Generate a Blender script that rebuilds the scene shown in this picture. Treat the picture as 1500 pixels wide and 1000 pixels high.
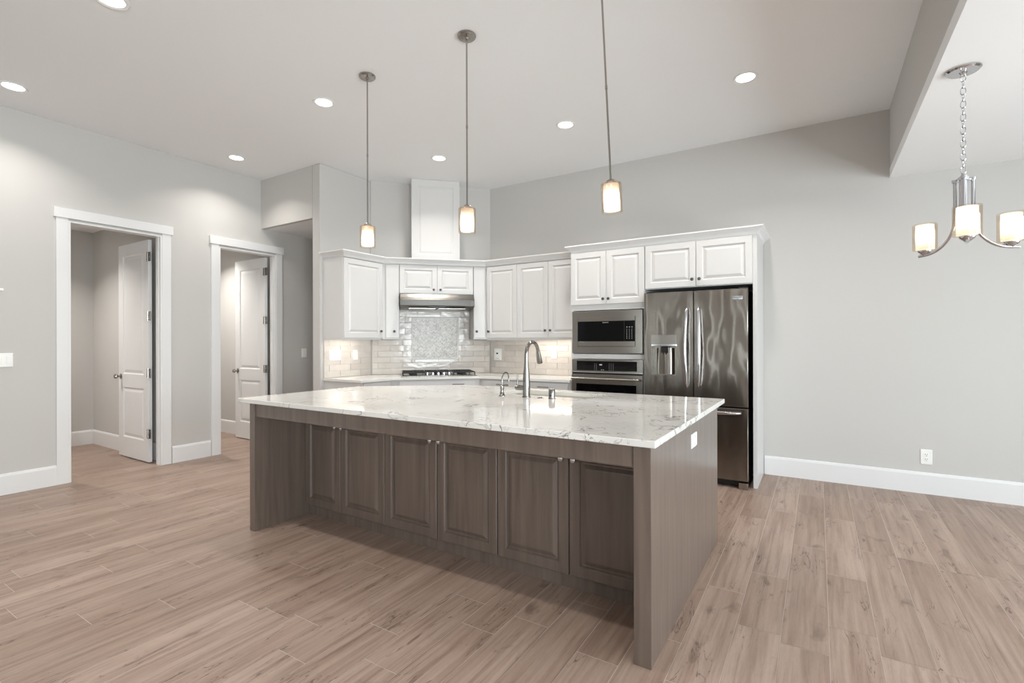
import bpy, bmesh, math, random
from mathutils import Vector, Matrix

PI = math.pi
sc = bpy.context.scene
for o in list(bpy.data.objects):
    bpy.data.objects.remove(o, do_unlink=True)
COL = sc.collection

# ------------------------------------------------------------------ camera
cam_d = bpy.data.cameras.new('camera')
cam = bpy.data.objects.new('camera', cam_d)
COL.objects.link(cam)
cam_d.sensor_width = 36.0
cam_d.lens = 36.0 * 722 / 1500
cam_d.shift_y = 1.0 / 1500
cam_d.clip_start = 0.05
cam.matrix_world = (Matrix.Translation((0, 0, 1.306)) @ Matrix.Rotation(math.radians(31.84), 4, 'Z')
                    @ Matrix.Rotation(PI / 2, 4, 'X') @ Matrix.Rotation(-0.0025, 4, 'Z'))
sc.camera = cam

# ------------------------------------------------------------------ exposure, world
sc.view_settings.view_transform = 'Standard'
sc.view_settings.look = 'None'
sc.view_settings.gamma = 1.0
sc.view_settings.use_curve_mapping = False
sc.view_settings.exposure = 0.1
try:
    sc.cycles.use_denoising = True
    sc.cycles.max_bounces = 10
    sc.cycles.diffuse_bounces = 6
    sc.cycles.glossy_bounces = 5
    sc.cycles.transparent_max_bounces = 12
    sc.cycles.sample_clamp_indirect = 6.0
    sc.cycles.caustics_reflective = False
    sc.cycles.caustics_refractive = False
except Exception:
    pass
world = bpy.data.worlds.new('sky')
sc.world = world
world.use_nodes = True
wn = world.node_tree
bg = wn.nodes['Background']
sky = wn.nodes.new('ShaderNodeTexSky')
sky.sky_type = 'NISHITA'
sky.sun_disc = False
sky.sun_elevation = math.radians(40)
wn.links.new(sky.outputs[0], bg.inputs[0])
bg.inputs[1].default_value = 0.25

# ------------------------------------------------------------------ daylight through the windows
def area_light(name, loc, rot, sx, sy, power, color):
    d = bpy.data.lights.new(name, 'AREA')
    d.shape = 'RECTANGLE'
    d.size = sx
    d.size_y = sy
    d.energy = power
    d.color = color
    o = bpy.data.objects.new(name, d)
    COL.objects.link(o)
    o.location = loc
    o.rotation_euler = rot
    return o

DAY = (0.86, 0.94, 1.0)
WIN_BACK = [(-4.35, -3.95), (-3.35, -3.05), (-1.80, -1.45), (0.9, 1.5)]       # x ranges, back wall y=-4.2
WIN_RIGHT = [(-3.2, -1.0), (1.3, 3.9)]        # y ranges, right wall x=3.6
for x0, x1 in WIN_BACK:
    area_light('window_daylight', ((x0 + x1) / 2, -4.32, 1.35), (PI / 2, 0, 0), x1 - x0, 2.1, 45 * (x1 - x0), DAY)
for y0, y1 in WIN_RIGHT:
    area_light('window_daylight', (3.72, (y0 + y1) / 2, 1.35), (PI / 2, 0, PI / 2), y1 - y0, 2.1, (400, 195)[WIN_RIGHT.index((y0, y1))], DAY)

# ------------------------------------------------------------------ materials
def lin(c):
    return tuple(((v / 255) / 12.92 if v / 255 <= 0.04045 else ((v / 255 + 0.055) / 1.055) ** 2.4) for v in c) + (1.0,)

def mat(name, rgb, rough=0.5, metal=0.0, spec=0.5, noise=0.0, nscale=8.0, bump=0.0, bscale=200.0, coat=0.0, stretch=(1, 1, 1), emit=None, estr=0.0):
    m = bpy.data.materials.new(name)
    m.use_nodes = True
    nt = m.node_tree
    b = nt.nodes['Principled BSDF']
    b.inputs['Base Color'].default_value = lin(rgb)
    b.inputs['Roughness'].default_value = rough
    b.inputs['Metallic'].default_value = metal
    b.inputs['Specular IOR Level'].default_value = spec
    b.inputs['Coat Weight'].default_value = coat
    tc = nt.nodes.new('ShaderNodeTexCoord')
    mp = nt.nodes.new('ShaderNodeMapping')
    mp.inputs['Scale'].default_value = stretch
    nt.links.new(tc.outputs['Object'], mp.inputs[0])
    if noise > 0:
        n = nt.nodes.new('ShaderNodeTexNoise')
        n.inputs['Scale'].default_value = nscale
        n.inputs['Detail'].default_value = 4
        nt.links.new(mp.outputs[0], n.inputs['Vector'])
        mx = nt.nodes.new('ShaderNodeMix')
        mx.data_type = 'RGBA'
        c = lin(rgb)
        mx.inputs[6].default_value = tuple(v * (1 - noise) for v in c[:3]) + (1,)
        mx.inputs[7].default_value = tuple(min(1, v * (1 + noise)) for v in c[:3]) + (1,)
        nt.links.new(n.outputs[0], mx.inputs[0])
        nt.links.new(mx.outputs[2], b.inputs['Base Color'])
    if bump > 0:
        n2 = nt.nodes.new('ShaderNodeTexNoise')
        n2.inputs['Scale'].default_value = bscale
        n2.inputs['Detail'].default_value = 2
        nt.links.new(mp.outputs[0], n2.inputs['Vector'])
        bp = nt.nodes.new('ShaderNodeBump')
        bp.inputs['Strength'].default_value = bump
        bp.inputs['Distance'].default_value = 0.002
        nt.links.new(n2.outputs[0], bp.inputs['Height'])
        nt.links.new(bp.outputs[0], b.inputs['Normal'])
    if emit:
        b.inputs['Emission Color'].default_value = lin(emit)
        b.inputs['Emission Strength'].default_value = estr
    return m

M = {}
M['wall'] = mat('wall_paint', (200, 198, 195), 0.75, spec=0.25, bump=0.12, bscale=260)
M['ceiling'] = mat('ceiling_paint', (241, 242, 243), 0.85, spec=0.2, bump=0.12, bscale=200)
M['trim'] = mat('white_trim_paint', (228, 228, 228), 0.35, spec=0.4, noise=0.01)
M['cab'] = mat('white_cabinet_paint', (214, 213, 212), 0.32, spec=0.45, noise=0.01)
M['dark'] = mat('dark_gap', (14, 14, 14), 0.7, noise=0.1)
M['black'] = mat('black_plastic', (12, 12, 13), 0.35, noise=0.1)
M['blackglass'] = mat('black_glass', (4, 4, 5), 0.06, spec=0.3, noise=0.1)
M['iron'] = mat('cast_iron', (22, 21, 21), 0.5, noise=0.2, bump=0.3)
M['chrome'] = mat('polished_chrome', (205, 205, 208), 0.09, metal=1.0, noise=0.02)
M['nickel'] = mat('brushed_nickel', (166, 162, 157), 0.24, metal=1.0, noise=0.05, nscale=60)
M['faucet'] = mat('polished_steel', (140, 137, 133), 0.17, metal=1.0, noise=0.03)
M['hoodband'] = mat('dark_satin_steel', (88, 86, 83), 0.3, metal=1.0, noise=0.04)
M['hood'] = mat('satin_steel', (118, 115, 111), 0.34, metal=1.0, noise=0.04)
M['pewter'] = mat('dark_nickel', (105, 102, 98), 0.28, metal=1.0, noise=0.05, nscale=60)
M['plate'] = mat('white_plastic', (240, 240, 237), 0.3, noise=0.01)
M['slot'] = mat('outlet_slot', (60, 58, 56), 0.6, noise=0.1)
M['greytext'] = mat('grey_marking', (190, 190, 190), 0.5, noise=0.02)
M['sinkm'] = mat('white_sink', (215, 212, 205), 0.2, noise=0.02)

ANI = 0.25
def steel(name, rgb, rough, wavy=0.0, horizontal=False):
    m = bpy.data.materials.new(name)
    m.use_nodes = True
    nt = m.node_tree
    b = nt.nodes['Principled BSDF']
    b.inputs['Metallic'].default_value = 1.0
    b.inputs['Base Color'].default_value = lin(rgb)
    b.inputs['Anisotropic'].default_value = 0.85
    tg = nt.nodes.new('ShaderNodeTangent'); tg.direction_type = 'RADIAL'; tg.axis = 'Z'
    nt.links.new(tg.outputs[0], b.inputs['Tangent'])
    b.inputs['Anisotropic Rotation'].default_value = ANI
    tc = nt.nodes.new('ShaderNodeTexCoord')
    mp = nt.nodes.new('ShaderNodeMapping')
    mp.inputs['Scale'].default_value = (1, 1, 90) if horizontal else (90, 90, 1)
    nt.links.new(tc.outputs['Object'], mp.inputs[0])
    n = nt.nodes.new('ShaderNodeTexNoise')
    n.inputs['Scale'].default_value = 4
    n.inputs['Detail'].default_value = 3
    nt.links.new(mp.outputs[0], n.inputs['Vector'])
    mr = nt.nodes.new('ShaderNodeMapRange')
    mr.inputs[3].default_value = rough * 0.92
    mr.inputs[4].default_value = rough * 1.1
    nt.links.new(n.outputs[0], mr.inputs[0])
    nt.links.new(mr.outputs[0], b.inputs['Roughness'])
    b1 = nt.nodes.new('ShaderNodeBump')
    b1.inputs['Strength'].default_value = 0.004
    b1.inputs['Distance'].default_value = 0.001
    nt.links.new(n.outputs[0], b1.inputs['Height'])
    last = None
    if wavy > 0:
        mp2 = nt.nodes.new('ShaderNodeMapping')
        mp2.inputs['Scale'].default_value = (3.2, 1, 1.3)
        nt.links.new(tc.outputs['Object'], mp2.inputs[0])
        n2 = nt.nodes.new('ShaderNodeTexNoise')
        n2.inputs['Scale'].default_value = 1.6
        n2.inputs['Detail'].default_value = 1
        nt.links.new(mp2.outputs[0], n2.inputs['Vector'])
        b2 = nt.nodes.new('ShaderNodeBump')
        b2.inputs['Strength'].default_value = wavy
        b2.inputs['Distance'].default_value = 0.02
        nt.links.new(n2.outputs[0], b2.inputs['Height'])
        last = b2
    if last: nt.links.new(last.outputs[0], b.inputs['Normal'])
    return m

M['steel'] = steel('stainless_steel', (143, 137, 130), 0.21, 1.0)
M['steel_side'] = steel('stainless_steel_trim', (158, 154, 148), 0.22, horizontal=True)

def wood_stain():
    m = bpy.data.materials.new('grey_brown_stained_maple')
    m.use_nodes = True
    nt = m.node_tree
    b = nt.nodes['Principled BSDF']
    tc = nt.nodes.new('ShaderNodeTexCoord')
    mp = nt.nodes.new('ShaderNodeMapping')
    mp.inputs['Scale'].default_value = (14, 14, 0.9)
    nt.links.new(tc.outputs['Object'], mp.inputs[0])
    n = nt.nodes.new('ShaderNodeTexNoise')
    n.inputs['Scale'].default_value = 2.2
    n.inputs['Detail'].default_value = 7
    n.inputs['Distortion'].default_value = 0.4
    nt.links.new(mp.outputs[0], n.inputs['Vector'])
    cr = nt.nodes.new('ShaderNodeValToRGB')
    cr.color_ramp.elements[0].position = 0.25
    cr.color_ramp.elements[0].color = lin((88, 75, 67))
    cr.color_ramp.elements[1].position = 0.75
    cr.color_ramp.elements[1].color = lin((112, 98, 88))
    nt.links.new(n.outputs[0], cr.inputs[0])
    nt.links.new(cr.outputs[0], b.inputs['Base Color'])
    b.inputs['Roughness'].default_value = 0.42
    b.inputs['Coat Weight'].default_value = 0.7
    b.inputs['Coat Roughness'].default_value = 0.22
    b.inputs['Specular IOR Level'].default_value = 0.5
    return m
M['stain'] = wood_stain()

def quartz(name, base, vein, veiny=True):
    m = bpy.data.materials.new(name)
    m.use_nodes = True
    nt = m.node_tree
    b = nt.nodes['Principled BSDF']
    b.inputs['Roughness'].default_value = 0.07
    b.inputs['Specular IOR Level'].default_value = 0.55
    tc = nt.nodes.new('ShaderNodeTexCoord')
    def noise(scale, detail, dist=0.0, off=0.0):
        mp = nt.nodes.new('ShaderNodeMapping')
        mp.inputs['Location'].default_value = (off, off * 0.7, 0)
        nt.links.new(tc.outputs['Object'], mp.inputs[0])
        n = nt.nodes.new('ShaderNodeTexNoise')
        n.inputs['Scale'].default_value = scale
        n.inputs['Detail'].default_value = detail
        n.inputs['Distortion'].default_value = dist
        nt.links.new(mp.outputs[0], n.inputs['Vector'])
        return n.outputs[0]
    def ramp(src, p):
        cr = nt.nodes.new('ShaderNodeValToRGB')
        e = cr.color_ramp.elements
        e[0].position, e[0].color = p[0]
        e[1].position, e[1].color = p[1]
        for q in p[2:]:
            k = e.new(q[0]); k.color = q[1]
        nt.links.new(src, cr.inputs[0])
        return cr.outputs[0]
    W, K = (1, 1, 1, 1), (0, 0, 0, 1)
    v1 = ramp(noise(3.4, 7, 1.0), [(0.486, K), (0.514, K), (0.5, W)])
    gate = ramp(noise(3.1, 3, 0, 4.0), [(0.50, K), (0.62, W)])
    v2 = ramp(noise(11, 5, 0.8, 9.0), [(0.485, K), (0.515, K), (0.5, W)])
    gate2 = ramp(noise(2.4, 3, 0, 17.0), [(0.5, K), (0.62, W)])
    def mul(a_, b_):
        x = nt.nodes.new('ShaderNodeMath'); x.operation = 'MULTIPLY'
        nt.links.new(a_, x.inputs[0]); nt.links.new(b_, x.inputs[1]); return x.outputs[0]
    def add(a_, b_, cl=True):
        x = nt.nodes.new('ShaderNodeMath'); x.operation = 'ADD'; x.use_clamp = cl
        nt.links.new(a_, x.inputs[0]); nt.links.new(b_, x.inputs[1]); return x.outputs[0]
    cloud = ramp(noise(1.6, 5, 0.3, 2.0), [(0.3, lin(base)), (0.72, lin(tuple(int(c * 0.93) for c in base)))])
    mx = nt.nodes.new('ShaderNodeMix'); mx.data_type = 'RGBA'
    nt.links.new(cloud, mx.inputs[6])
    mx.inputs[7].default_value = lin(vein)
    f = add(mul(v1, gate), mul(v2, gate2))
    k = nt.nodes.new('ShaderNodeMath'); k.operation = 'MULTIPLY'
    k.inputs[1].default_value = 0.85 if veiny else 0.12
    nt.links.new(f, k.inputs[0])
    nt.links.new(k.outputs[0], mx.inputs[0])
    nt.links.new(mx.outputs[2], b.inputs['Base Color'])
    return m
M['quartz'] = quartz('veined_white_quartz', (230, 228, 224), (104, 98, 92))
M['quartz2'] = quartz('plain_white_quartz', (238, 237, 234), (150, 146, 140), False)

def floor_mat():
    m = bpy.data.materials.new('wood_look_plank')
    m.use_nodes = True
    nt = m.node_tree
    L = nt.links.new
    b = nt.nodes['Principled BSDF']
    tc = nt.nodes.new('ShaderNodeTexCoord')
    geo = nt.nodes.new('ShaderNodeNewGeometry')
    rnd = geo.outputs['Random Per Island']
    comb = nt.nodes.new('ShaderNodeCombineXYZ')
    def math_(op, a_, v, clamp=False):
        x = nt.nodes.new('ShaderNodeMath'); x.operation = op; x.use_clamp = clamp
        L(a_, x.inputs[0])
        if isinstance(v, (int, float)):
            x.inputs[1].default_value = v
        else:
            L(v, x.inputs[1])
        return x.outputs[0]
    L(math_('MULTIPLY', rnd, 37.0), comb.inputs[0])
    L(math_('MULTIPLY', rnd, 91.0), comb.inputs[1])
    L(math_('MULTIPLY', rnd, 13.0), comb.inputs[2])
    va = nt.nodes.new('ShaderNodeVectorMath'); va.operation = 'ADD'
    L(tc.outputs['Object'], va.inputs[0]); L(comb.outputs[0], va.inputs[1])
    def noise(scale, st, detail=4, dist=0.0, rough=0.5):
        mp = nt.nodes.new('ShaderNodeMapping'); mp.inputs['Scale'].default_value = st
        L(va.outputs[0], mp.inputs[0])
        n = nt.nodes.new('ShaderNodeTexNoise')
        n.inputs['Scale'].default_value = scale; n.inputs['Detail'].default_value = detail
        n.inputs['Distortion'].default_value = dist; n.inputs['Roughness'].default_value = rough
        L(mp.outputs[0], n.inputs['Vector'])
        return n.outputs[0]
    def ramp(src, stops):
        cr = nt.nodes.new('ShaderNodeValToRGB')
        e = cr.color_ramp.elements
        e[0].position, e[0].color = stops[0]
        e[1].position, e[1].color = stops[1]
        for q in stops[2:]:
            k = e.new(q[0]); k.color = q[1]
        L(src, cr.inputs[0]); return cr.outputs[0]
    def mix(fac, a_, b_, mode='MIX'):
        mx = nt.nodes.new('ShaderNodeMix'); mx.data_type = 'RGBA'; mx.blend_type = mode
        if isinstance(fac, (int, float)): mx.inputs[0].default_value = fac
        else: L(fac, mx.inputs[0])
        for i, s in ((6, a_), (7, b_)):
            if isinstance(s, tuple): mx.inputs[i].default_value = s
            else: L(s, mx.inputs[i])
        return mx.outputs[2]
    W, K = (1, 1, 1, 1), (0, 0, 0, 1)
    tone = ramp(rnd, [(0.0, lin((156, 137, 124))), (1.0, lin((174, 155, 143))), (0.5, lin((165, 146, 134)))])
    broad = noise(1.6, (4.0, 0.55, 1), 4, 0.4)
    c = mix(math_('MULTIPLY', ramp(broad, [(0.36, W), (0.62, K)]), 0.55), tone, lin((140, 118, 104)))
    fine = noise(2.6, (15, 0.6, 1), 6, 0.5, 0.62)
    c = mix(ramp(fine, [(0.28, (0.65, 0.65, 0.65, 1)), (0.50, K)]), c, lin((112, 91, 79)))
    c = mix(ramp(fine, [(0.50, K), (0.75, (0.4, 0.4, 0.4, 1))]), c, lin((196, 179, 165)))
    hair = noise(9.0, (40, 4, 1), 3, 0.1, 0.6)
    c = mix(0.35, c, mix(hair, lin((60, 50, 44)), lin((220, 205, 195))), 'SOFT_LIGHT')
    # long dark cracks and small knots
    crack = ramp(noise(2.6, (6.5, 0.9, 1), 4, 1.2), [(0.488, K), (0.512, K), (0.5, W)])
    gate = ramp(noise(2.3, (2.2, 1.2, 1), 2), [(0.52, K), (0.58, W)])
    cf = math_('MULTIPLY', crack, gate)
    c = mix(math_('MULTIPLY', cf, 0.85), c, lin((70, 54, 45)))
    knot = ramp(noise(4.2, (2.2, 1.1, 1), 3, 0.6), [(0.65, K), (0.76, W)])
    c = mix(math_('MULTIPLY', knot, 0.6), c, lin((84, 66, 56)))
    L(c, b.inputs['Base Color'])
    b.inputs['Roughness'].default_value = 0.42
    rr = ramp(fine, [(0.2, (0.34, 0.34, 0.34, 1)), (0.8, (0.5, 0.5, 0.5, 1))])
    L(rr, b.inputs['Roughness'])
    b.inputs['Specular IOR Level'].default_value = 0.45
    bp = nt.nodes.new('ShaderNodeBump'); bp.inputs['Strength'].default_value = 0.12; bp.inputs['Distance'].default_value = 0.002
    L(fine, bp.inputs['Height']); L(bp.outputs[0], b.inputs['Normal'])
    return m
M['floor'] = floor_mat()
M['grout'] = mat('floor_grout', (200, 188, 177), 0.7, noise=0.05)

def tile_mat(name, dark, light, rough, wav):
    m = bpy.data.materials.new(name)
    m.use_nodes = True
    nt = m.node_tree
    L = nt.links.new
    b = nt.nodes['Principled BSDF']
    geo = nt.nodes.new('ShaderNodeNewGeometry')
    cr = nt.nodes.new('ShaderNodeValToRGB')
    cr.color_ramp.elements[0].color = lin(dark)
    cr.color_ramp.elements[1].color = lin(light)
    L(geo.outputs['Random Per Island'], cr.inputs[0])
    tc = nt.nodes.new('ShaderNodeTexCoord')
    n0 = nt.nodes.new('ShaderNodeTexNoise'); n0.inputs['Scale'].default_value = 9; n0.inputs['Detail'].default_value = 3
    L(tc.outputs['Object'], n0.inputs['Vector'])
    mx = nt.nodes.new('ShaderNodeMix'); mx.data_type = 'RGBA'; mx.blend_type = 'SOFT_LIGHT'
    mx.inputs[0].default_value = 0.35
    L(cr.outputs[0], mx.inputs[6]); L(n0.outputs[0], mx.inputs[7])
    L(mx.outputs[2], b.inputs['Base Color'])
    b.inputs['Roughness'].default_value = rough
    if wav:
        mp = nt.nodes.new('ShaderNodeMapping'); mp.inputs['Scale'].default_value = (1, 1, 1.6)
        L(tc.outputs['Object'], mp.inputs[0])
        n = nt.nodes.new('ShaderNodeTexNoise'); n.inputs['Scale'].default_value = 13; n.inputs['Detail'].default_value = 1
        L(mp.outputs[0], n.inputs['Vector'])
        bp = nt.nodes.new('ShaderNodeBump'); bp.inputs['Strength'].default_value = wav; bp.inputs['Distance'].default_value = 0.01
        L(n.outputs[0], bp.inputs['Height']); L(bp.outputs[0], b.inputs['Normal'])
    return m
M['tile'] = tile_mat('handmade_gloss_tile', (199, 191, 184), (216, 209, 202), 0.14, 0.2)
M['mosaic'] = tile_mat('marble_mosaic_tile', (160, 153, 147), (224, 218, 211), 0.25, 0.0)
M['tilegrout'] = mat('tile_grout', (214, 209, 202), 0.7, noise=0.03)

def glow(name, rgb, strength):
    m = bpy.data.materials.new(name)
    m.use_nodes = True
    nt = m.node_tree
    nt.nodes.remove(nt.nodes['Principled BSDF'])
    e = nt.nodes.new('ShaderNodeEmission')
    e.inputs[0].default_value = lin(rgb)
    e.inputs[1].default_value = strength
    nt.links.new(e.outputs[0], nt.nodes['Material Output'].inputs[0])
    return m
M['led'] = glow('led_disc', (255, 250, 240), 6.0)
M['ledstrip'] = glow('led_strip', (255, 247, 232), 9.0)

def frosted():
    m = bpy.data.materials.new('frosted_shade_glass')
    m.use_nodes = True
    nt = m.node_tree
    L = nt.links.new
    nt.nodes.remove(nt.nodes['Principled BSDF'])
    t = nt.nodes.new('ShaderNodeBsdfTranslucent'); t.inputs[0].default_value = lin((255, 247, 235))
    d = nt.nodes.new('ShaderNodeBsdfDiffuse'); d.inputs[0].default_value = lin((250, 244, 235))
    mx = nt.nodes.new('ShaderNodeMixShader'); mx.inputs[0].default_value = 0.35
    L(t.outputs[0], mx.inputs[1]); L(d.outputs[0], mx.inputs[2])
    L(mx.outputs[0], nt.nodes['Material Output'].inputs[0])
    return m
M['frost'] = frosted()

def clear_glass(name, tint, gl=0.12):
    m = bpy.data.materials.new(name)
    m.use_nodes = True
    nt = m.node_tree
    L = nt.links.new
    nt.nodes.remove(nt.nodes['Principled BSDF'])
    tr = nt.nodes.new('ShaderNodeBsdfTransparent'); tr.inputs[0].default_value = lin(tint)
    g = nt.nodes.new('ShaderNodeBsdfGlossy'); g.inputs['Roughness'].default_value = 0.03
    lw = nt.nodes.new('ShaderNodeLayerWeight'); lw.inputs[0].default_value = gl
    mr = nt.nodes.new('ShaderNodeMapRange'); mr.inputs[3].default_value = 0.05; mr.inputs[4].default_value = 0.45
    L(lw.outputs['Facing'], mr.inputs[0])
    mx = nt.nodes.new('ShaderNodeMixShader')
    L(mr.outputs[0], mx.inputs[0]); L(tr.outputs[0], mx.inputs[1]); L(g.outputs[0], mx.inputs[2])
    L(mx.outputs[0], nt.nodes['Material Output'].inputs[0])
    return m
M['glass'] = clear_glass('clear_shade_glass', (250, 240, 228), 0.25)
M['pane'] = clear_glass('window_pane_glass', (252, 253, 252), 0.1)

# ------------------------------------------------------------------ mesh helpers
def box(bm, x0, x1, y0, y1, z0, z1):
    vs = [bm.verts.new((x, y, z)) for z in (z0, z1) for y in (y0, y1) for x in (x0, x1)]
    for f in ((0, 2, 3, 1), (4, 5, 7, 6), (0, 1, 5, 4), (2, 6, 7, 3), (0, 4, 6, 2), (1, 3, 7, 5)):
        bm.faces.new([vs[i] for i in f])
    return vs

def prism(bm, pts, z0, z1):
    n = len(pts)
    a_ = [bm.verts.new((p[0], p[1], z0)) for p in pts]
    b_ = [bm.verts.new((p[0], p[1], z1)) for p in pts]
    bm.faces.new(list(reversed(a_))); bm.faces.new(b_)
    for i in range(n):
        j = (i + 1) % n
        bm.faces.new((a_[i], a_[j], b_[j], b_[i]))

def lathe(bm, prof, seg=24, mtx=None, cap=True):
    mtx = mtx or Matrix()
    rings = []
    for r, z in prof:
        if r < 1e-6:
            rings.append([bm.verts.new(mtx @ Vector((0, 0, z)))])
        else:
            rings.append([bm.verts.new(mtx @ Vector((r * math.cos(2 * PI * i / seg), r * math.sin(2 * PI * i / seg), z))) for i in range(seg)])
    for a_, b_ in zip(rings, rings[1:]):
        for i in range(seg):
            j = (i + 1) % seg
            if len(a_) == 1 and len(b_) == 1:
                continue
            if len(a_) == 1:
                bm.faces.new((a_[0], b_[i], b_[j]))
            elif len(b_) == 1:
                bm.faces.new((a_[i], a_[j], b_[0]))
            else:
                bm.faces.new((a_[i], a_[j], b_[j], b_[i]))
    if cap:
        if len(rings[0]) > 1: bm.faces.new(list(reversed(rings[0])))
        if len(rings[-1]) > 1: bm.faces.new(rings[-1])

def tube(bm, pts, rad, seg=14, flat=1.0, cap=True):
    pts = [Vector(p) for p in pts]
    n = len(pts)
    rads = rad if isinstance(rad, (list, tuple)) else [rad] * n
    rings = []
    up = Vector((0, 0, 1))
    t0 = (pts[1] - pts[0]).normalized()
    ref = up if abs(t0.dot(up)) < 0.9 else Vector((1, 0, 0))
    nx = t0.cross(ref).normalized()
    for i, p in enumerate(pts):
        t = (pts[min(i + 1, n - 1)] - pts[max(i - 1, 0)]).normalized()
        nx = (nx - t * nx.dot(t)).normalized()
        ny = t.cross(nx)
        rings.append([bm.verts.new(p + nx * math.cos(2 * PI * k / seg) * rads[i] + ny * math.sin(2 * PI * k / seg) * rads[i] * flat) for k in range(seg)])
    for a_, b_ in zip(rings, rings[1:]):
        for i in range(seg):
            j = (i + 1) % seg
            bm.faces.new((a_[i], a_[j], b_[j], b_[i]))
    if cap:
        bm.faces.new(list(reversed(rings[0]))); bm.faces.new(rings[-1])

def nested(bm, x0, x1, z0, z1, prof, back=None):
    """a raised or sunk panel facing -y: prof is a list of (inset, y)"""
    rings = []
    lst = ([(0, back)] if back is not None else []) + list(prof)
    for ins, y in lst:
        rings.append([bm.verts.new(v) for v in ((x0 + ins, y, z0 + ins), (x1 - ins, y, z0 + ins), (x1 - ins, y, z1 - ins), (x0 + ins, y, z1 - ins))])
    for a_, b_ in zip(rings, rings[1:]):
        for i in range(4):
            j = (i + 1) % 4
            bm.faces.new((a_[i], a_[j], b_[j], b_[i]))
    bm.faces.new(rings[-1])
    if back is not None:
        bm.faces.new(list(reversed(rings[0])))

def sweep(bm, path, prof, side=1):
    """prof = closed list of (out, z); out is measured to the right (side=1) of the path"""
    n = len(path)
    rows = []
    for i, p in enumerate(path):
        p = Vector((p[0], p[1]))
        def nrm(a_, b_):
            d = (Vector(b_) - Vector(a_)).normalized()
            return Vector((d.y, -d.x)) * side
        if i == 0: v = nrm(path[0], path[1])
        elif i == n - 1: v = nrm(path[-2], path[-1])
        else:
            n1, n2 = nrm(path[i - 1], path[i]), nrm(path[i], path[i + 1])
            v = (n1 + n2).normalized()
            v = v / max(0.3, v.dot(n1))
        rows.append([bm.verts.new((p.x + v.x * o, p.y + v.y * o, z)) for o, z in prof])
    k = len(prof)
    for a_, b_ in zip(rows, rows[1:]):
        for i in range(k):
            j = (i + 1) % k
            bm.faces.new((a_[i], a_[j], b_[j], b_[i]))
    bm.faces.new(rows[0]); bm.faces.new(list(reversed(rows[-1])))

def obj(name, fn, m, parent=None, bevel=0.0, smooth=False, label=None, kind=None, segs=2):
    bm = bmesh.new()
    fn(bm)
    bmesh.ops.recalc_face_normals(bm, faces=bm.faces[:])
    me = bpy.data.meshes.new(name)
    bm.to_mesh(me)
    bm.free()
    if smooth:
        for p in me.polygons: p.use_smooth = True
    mm = m if isinstance(m, list) else [m]
    for x in mm: me.materials.append(x)
    o = bpy.data.objects.new(name, me)
    COL.objects.link(o)
    if parent is not None: o.parent = parent
    if bevel > 0:
        b = o.modifiers.new('edge', 'BEVEL'); b.width = bevel; b.segments = segs; b.limit_method = 'ANGLE'
        b.angle_limit = math.radians(50)
        b.harden_normals = False
    if smooth:
        try:
            me.set_sharp_from_angle(angle=math.radians(35))
        except Exception:
            pass
    if label: o['label'] = label
    if kind: o['kind'] = kind
    return o

def thing(name, label, cat, loc=(0, 0, 0), rz=0.0, group=None):
    o = bpy.data.objects.new(name, None)
    COL.objects.link(o)
    o.empty_display_size = 0.1
    o.location = loc
    o.rotation_euler = (0, 0, rz)
    o['label'] = label
    o['category'] = cat
    if group: o['group'] = group
    return o

def tag(o, label, cat, group=None):
    o['label'] = label; o['category'] = cat
    if group: o['group'] = group
    return o

def boxes(*bs):
    def fn(bm):
        for b in bs: box(bm, *b)
    return fn

def struct(name, fn, m, parent=None, bevel=0.0, label=None):
    o = obj(name, fn, m, parent, bevel)
    o['kind'] = 'structure'
    if label: o['label'] = label
    return o

# ------------------------------------------------------------------ dimensions
XL, YR, YS, ZC, ZD = -5.975, 5.46, 3.62, 3.355, 2.75
XP, XPL = -4.82, -4.96
CL, CR = (-4.82, 4.37), (-3.73, 5.46)
XE, YB, XB = 3.6, -4.2, 0.54           # right wall, back wall, ceiling drop
HT = 2.745                              # hallway and side room ceilings

# ------------------------------------------------------------------ floor
KNOWN = {24: [1.131], 22: [1.331], 20: [.888, 2.1], 18: [1.185], 16: [1.478], 15: [.913], 14: [1.184], 12: [1.392], 10: [1.46],
         8: [1.60], 1: [1.93, 2.80, 4.05], 0: [2.485, 3.095, 4.31], -1: [3.652], -2: [2.69, 3.29, 4.33], 2: [2.2]}
def floor_fn(bm):
    rng = random.Random(4)
    P, X0, g = 0.1815, -0.143, 0.0011
    ylo, yhi = YB, 6.3
    kmax = int((X0 + 8.15) / P) + 1
    kmin = -int((XE - X0) / P) - 1
    for k in range(kmin, kmax + 1):
        xb, xa = X0 - P * k, X0 - P * (k + 1)
        xa, xb = max(xa, -8.14), min(xb, XE)
        if xb - xa < 0.01: continue
        js = sorted(KNOWN.get(k, [rng.uniform(0, 1.2)]))
        y = js[0]
        js = list(js)
        while y > ylo: y -= rng.choice((1.22, 1.22, 1.22, .61)); js.append(y)
        y = max(js)
        while y < yhi: y += rng.choice((1.22, 1.22, 1.22, .61)); js.append(y)
        js = sorted(js)
        for a_, b_ in zip(js, js[1:]):
            a2, b2 = max(a_, ylo), min(b_, yhi)
            if b2 - a2 < 0.01: continue
            vs = [bm.verts.new(v) for v in ((xa + g, a2 + g * 1.1, 0), (xb - g, a2 + g * 1.1, 0), (xb - g, b2 - g * 1.1, 0), (xa + g, b2 - g * 1.1, 0))]
            bm.faces.new(vs)
    n = len(bm.faces)
    box(bm, -8.14, XE, ylo, yhi, -0.08, -0.0008)
    bm.faces.ensure_lookup_table()
    for f in bm.faces[n:]: f.material_index = 1
struct('floor', floor_fn, [M['floor'], M['grout']])

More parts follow.
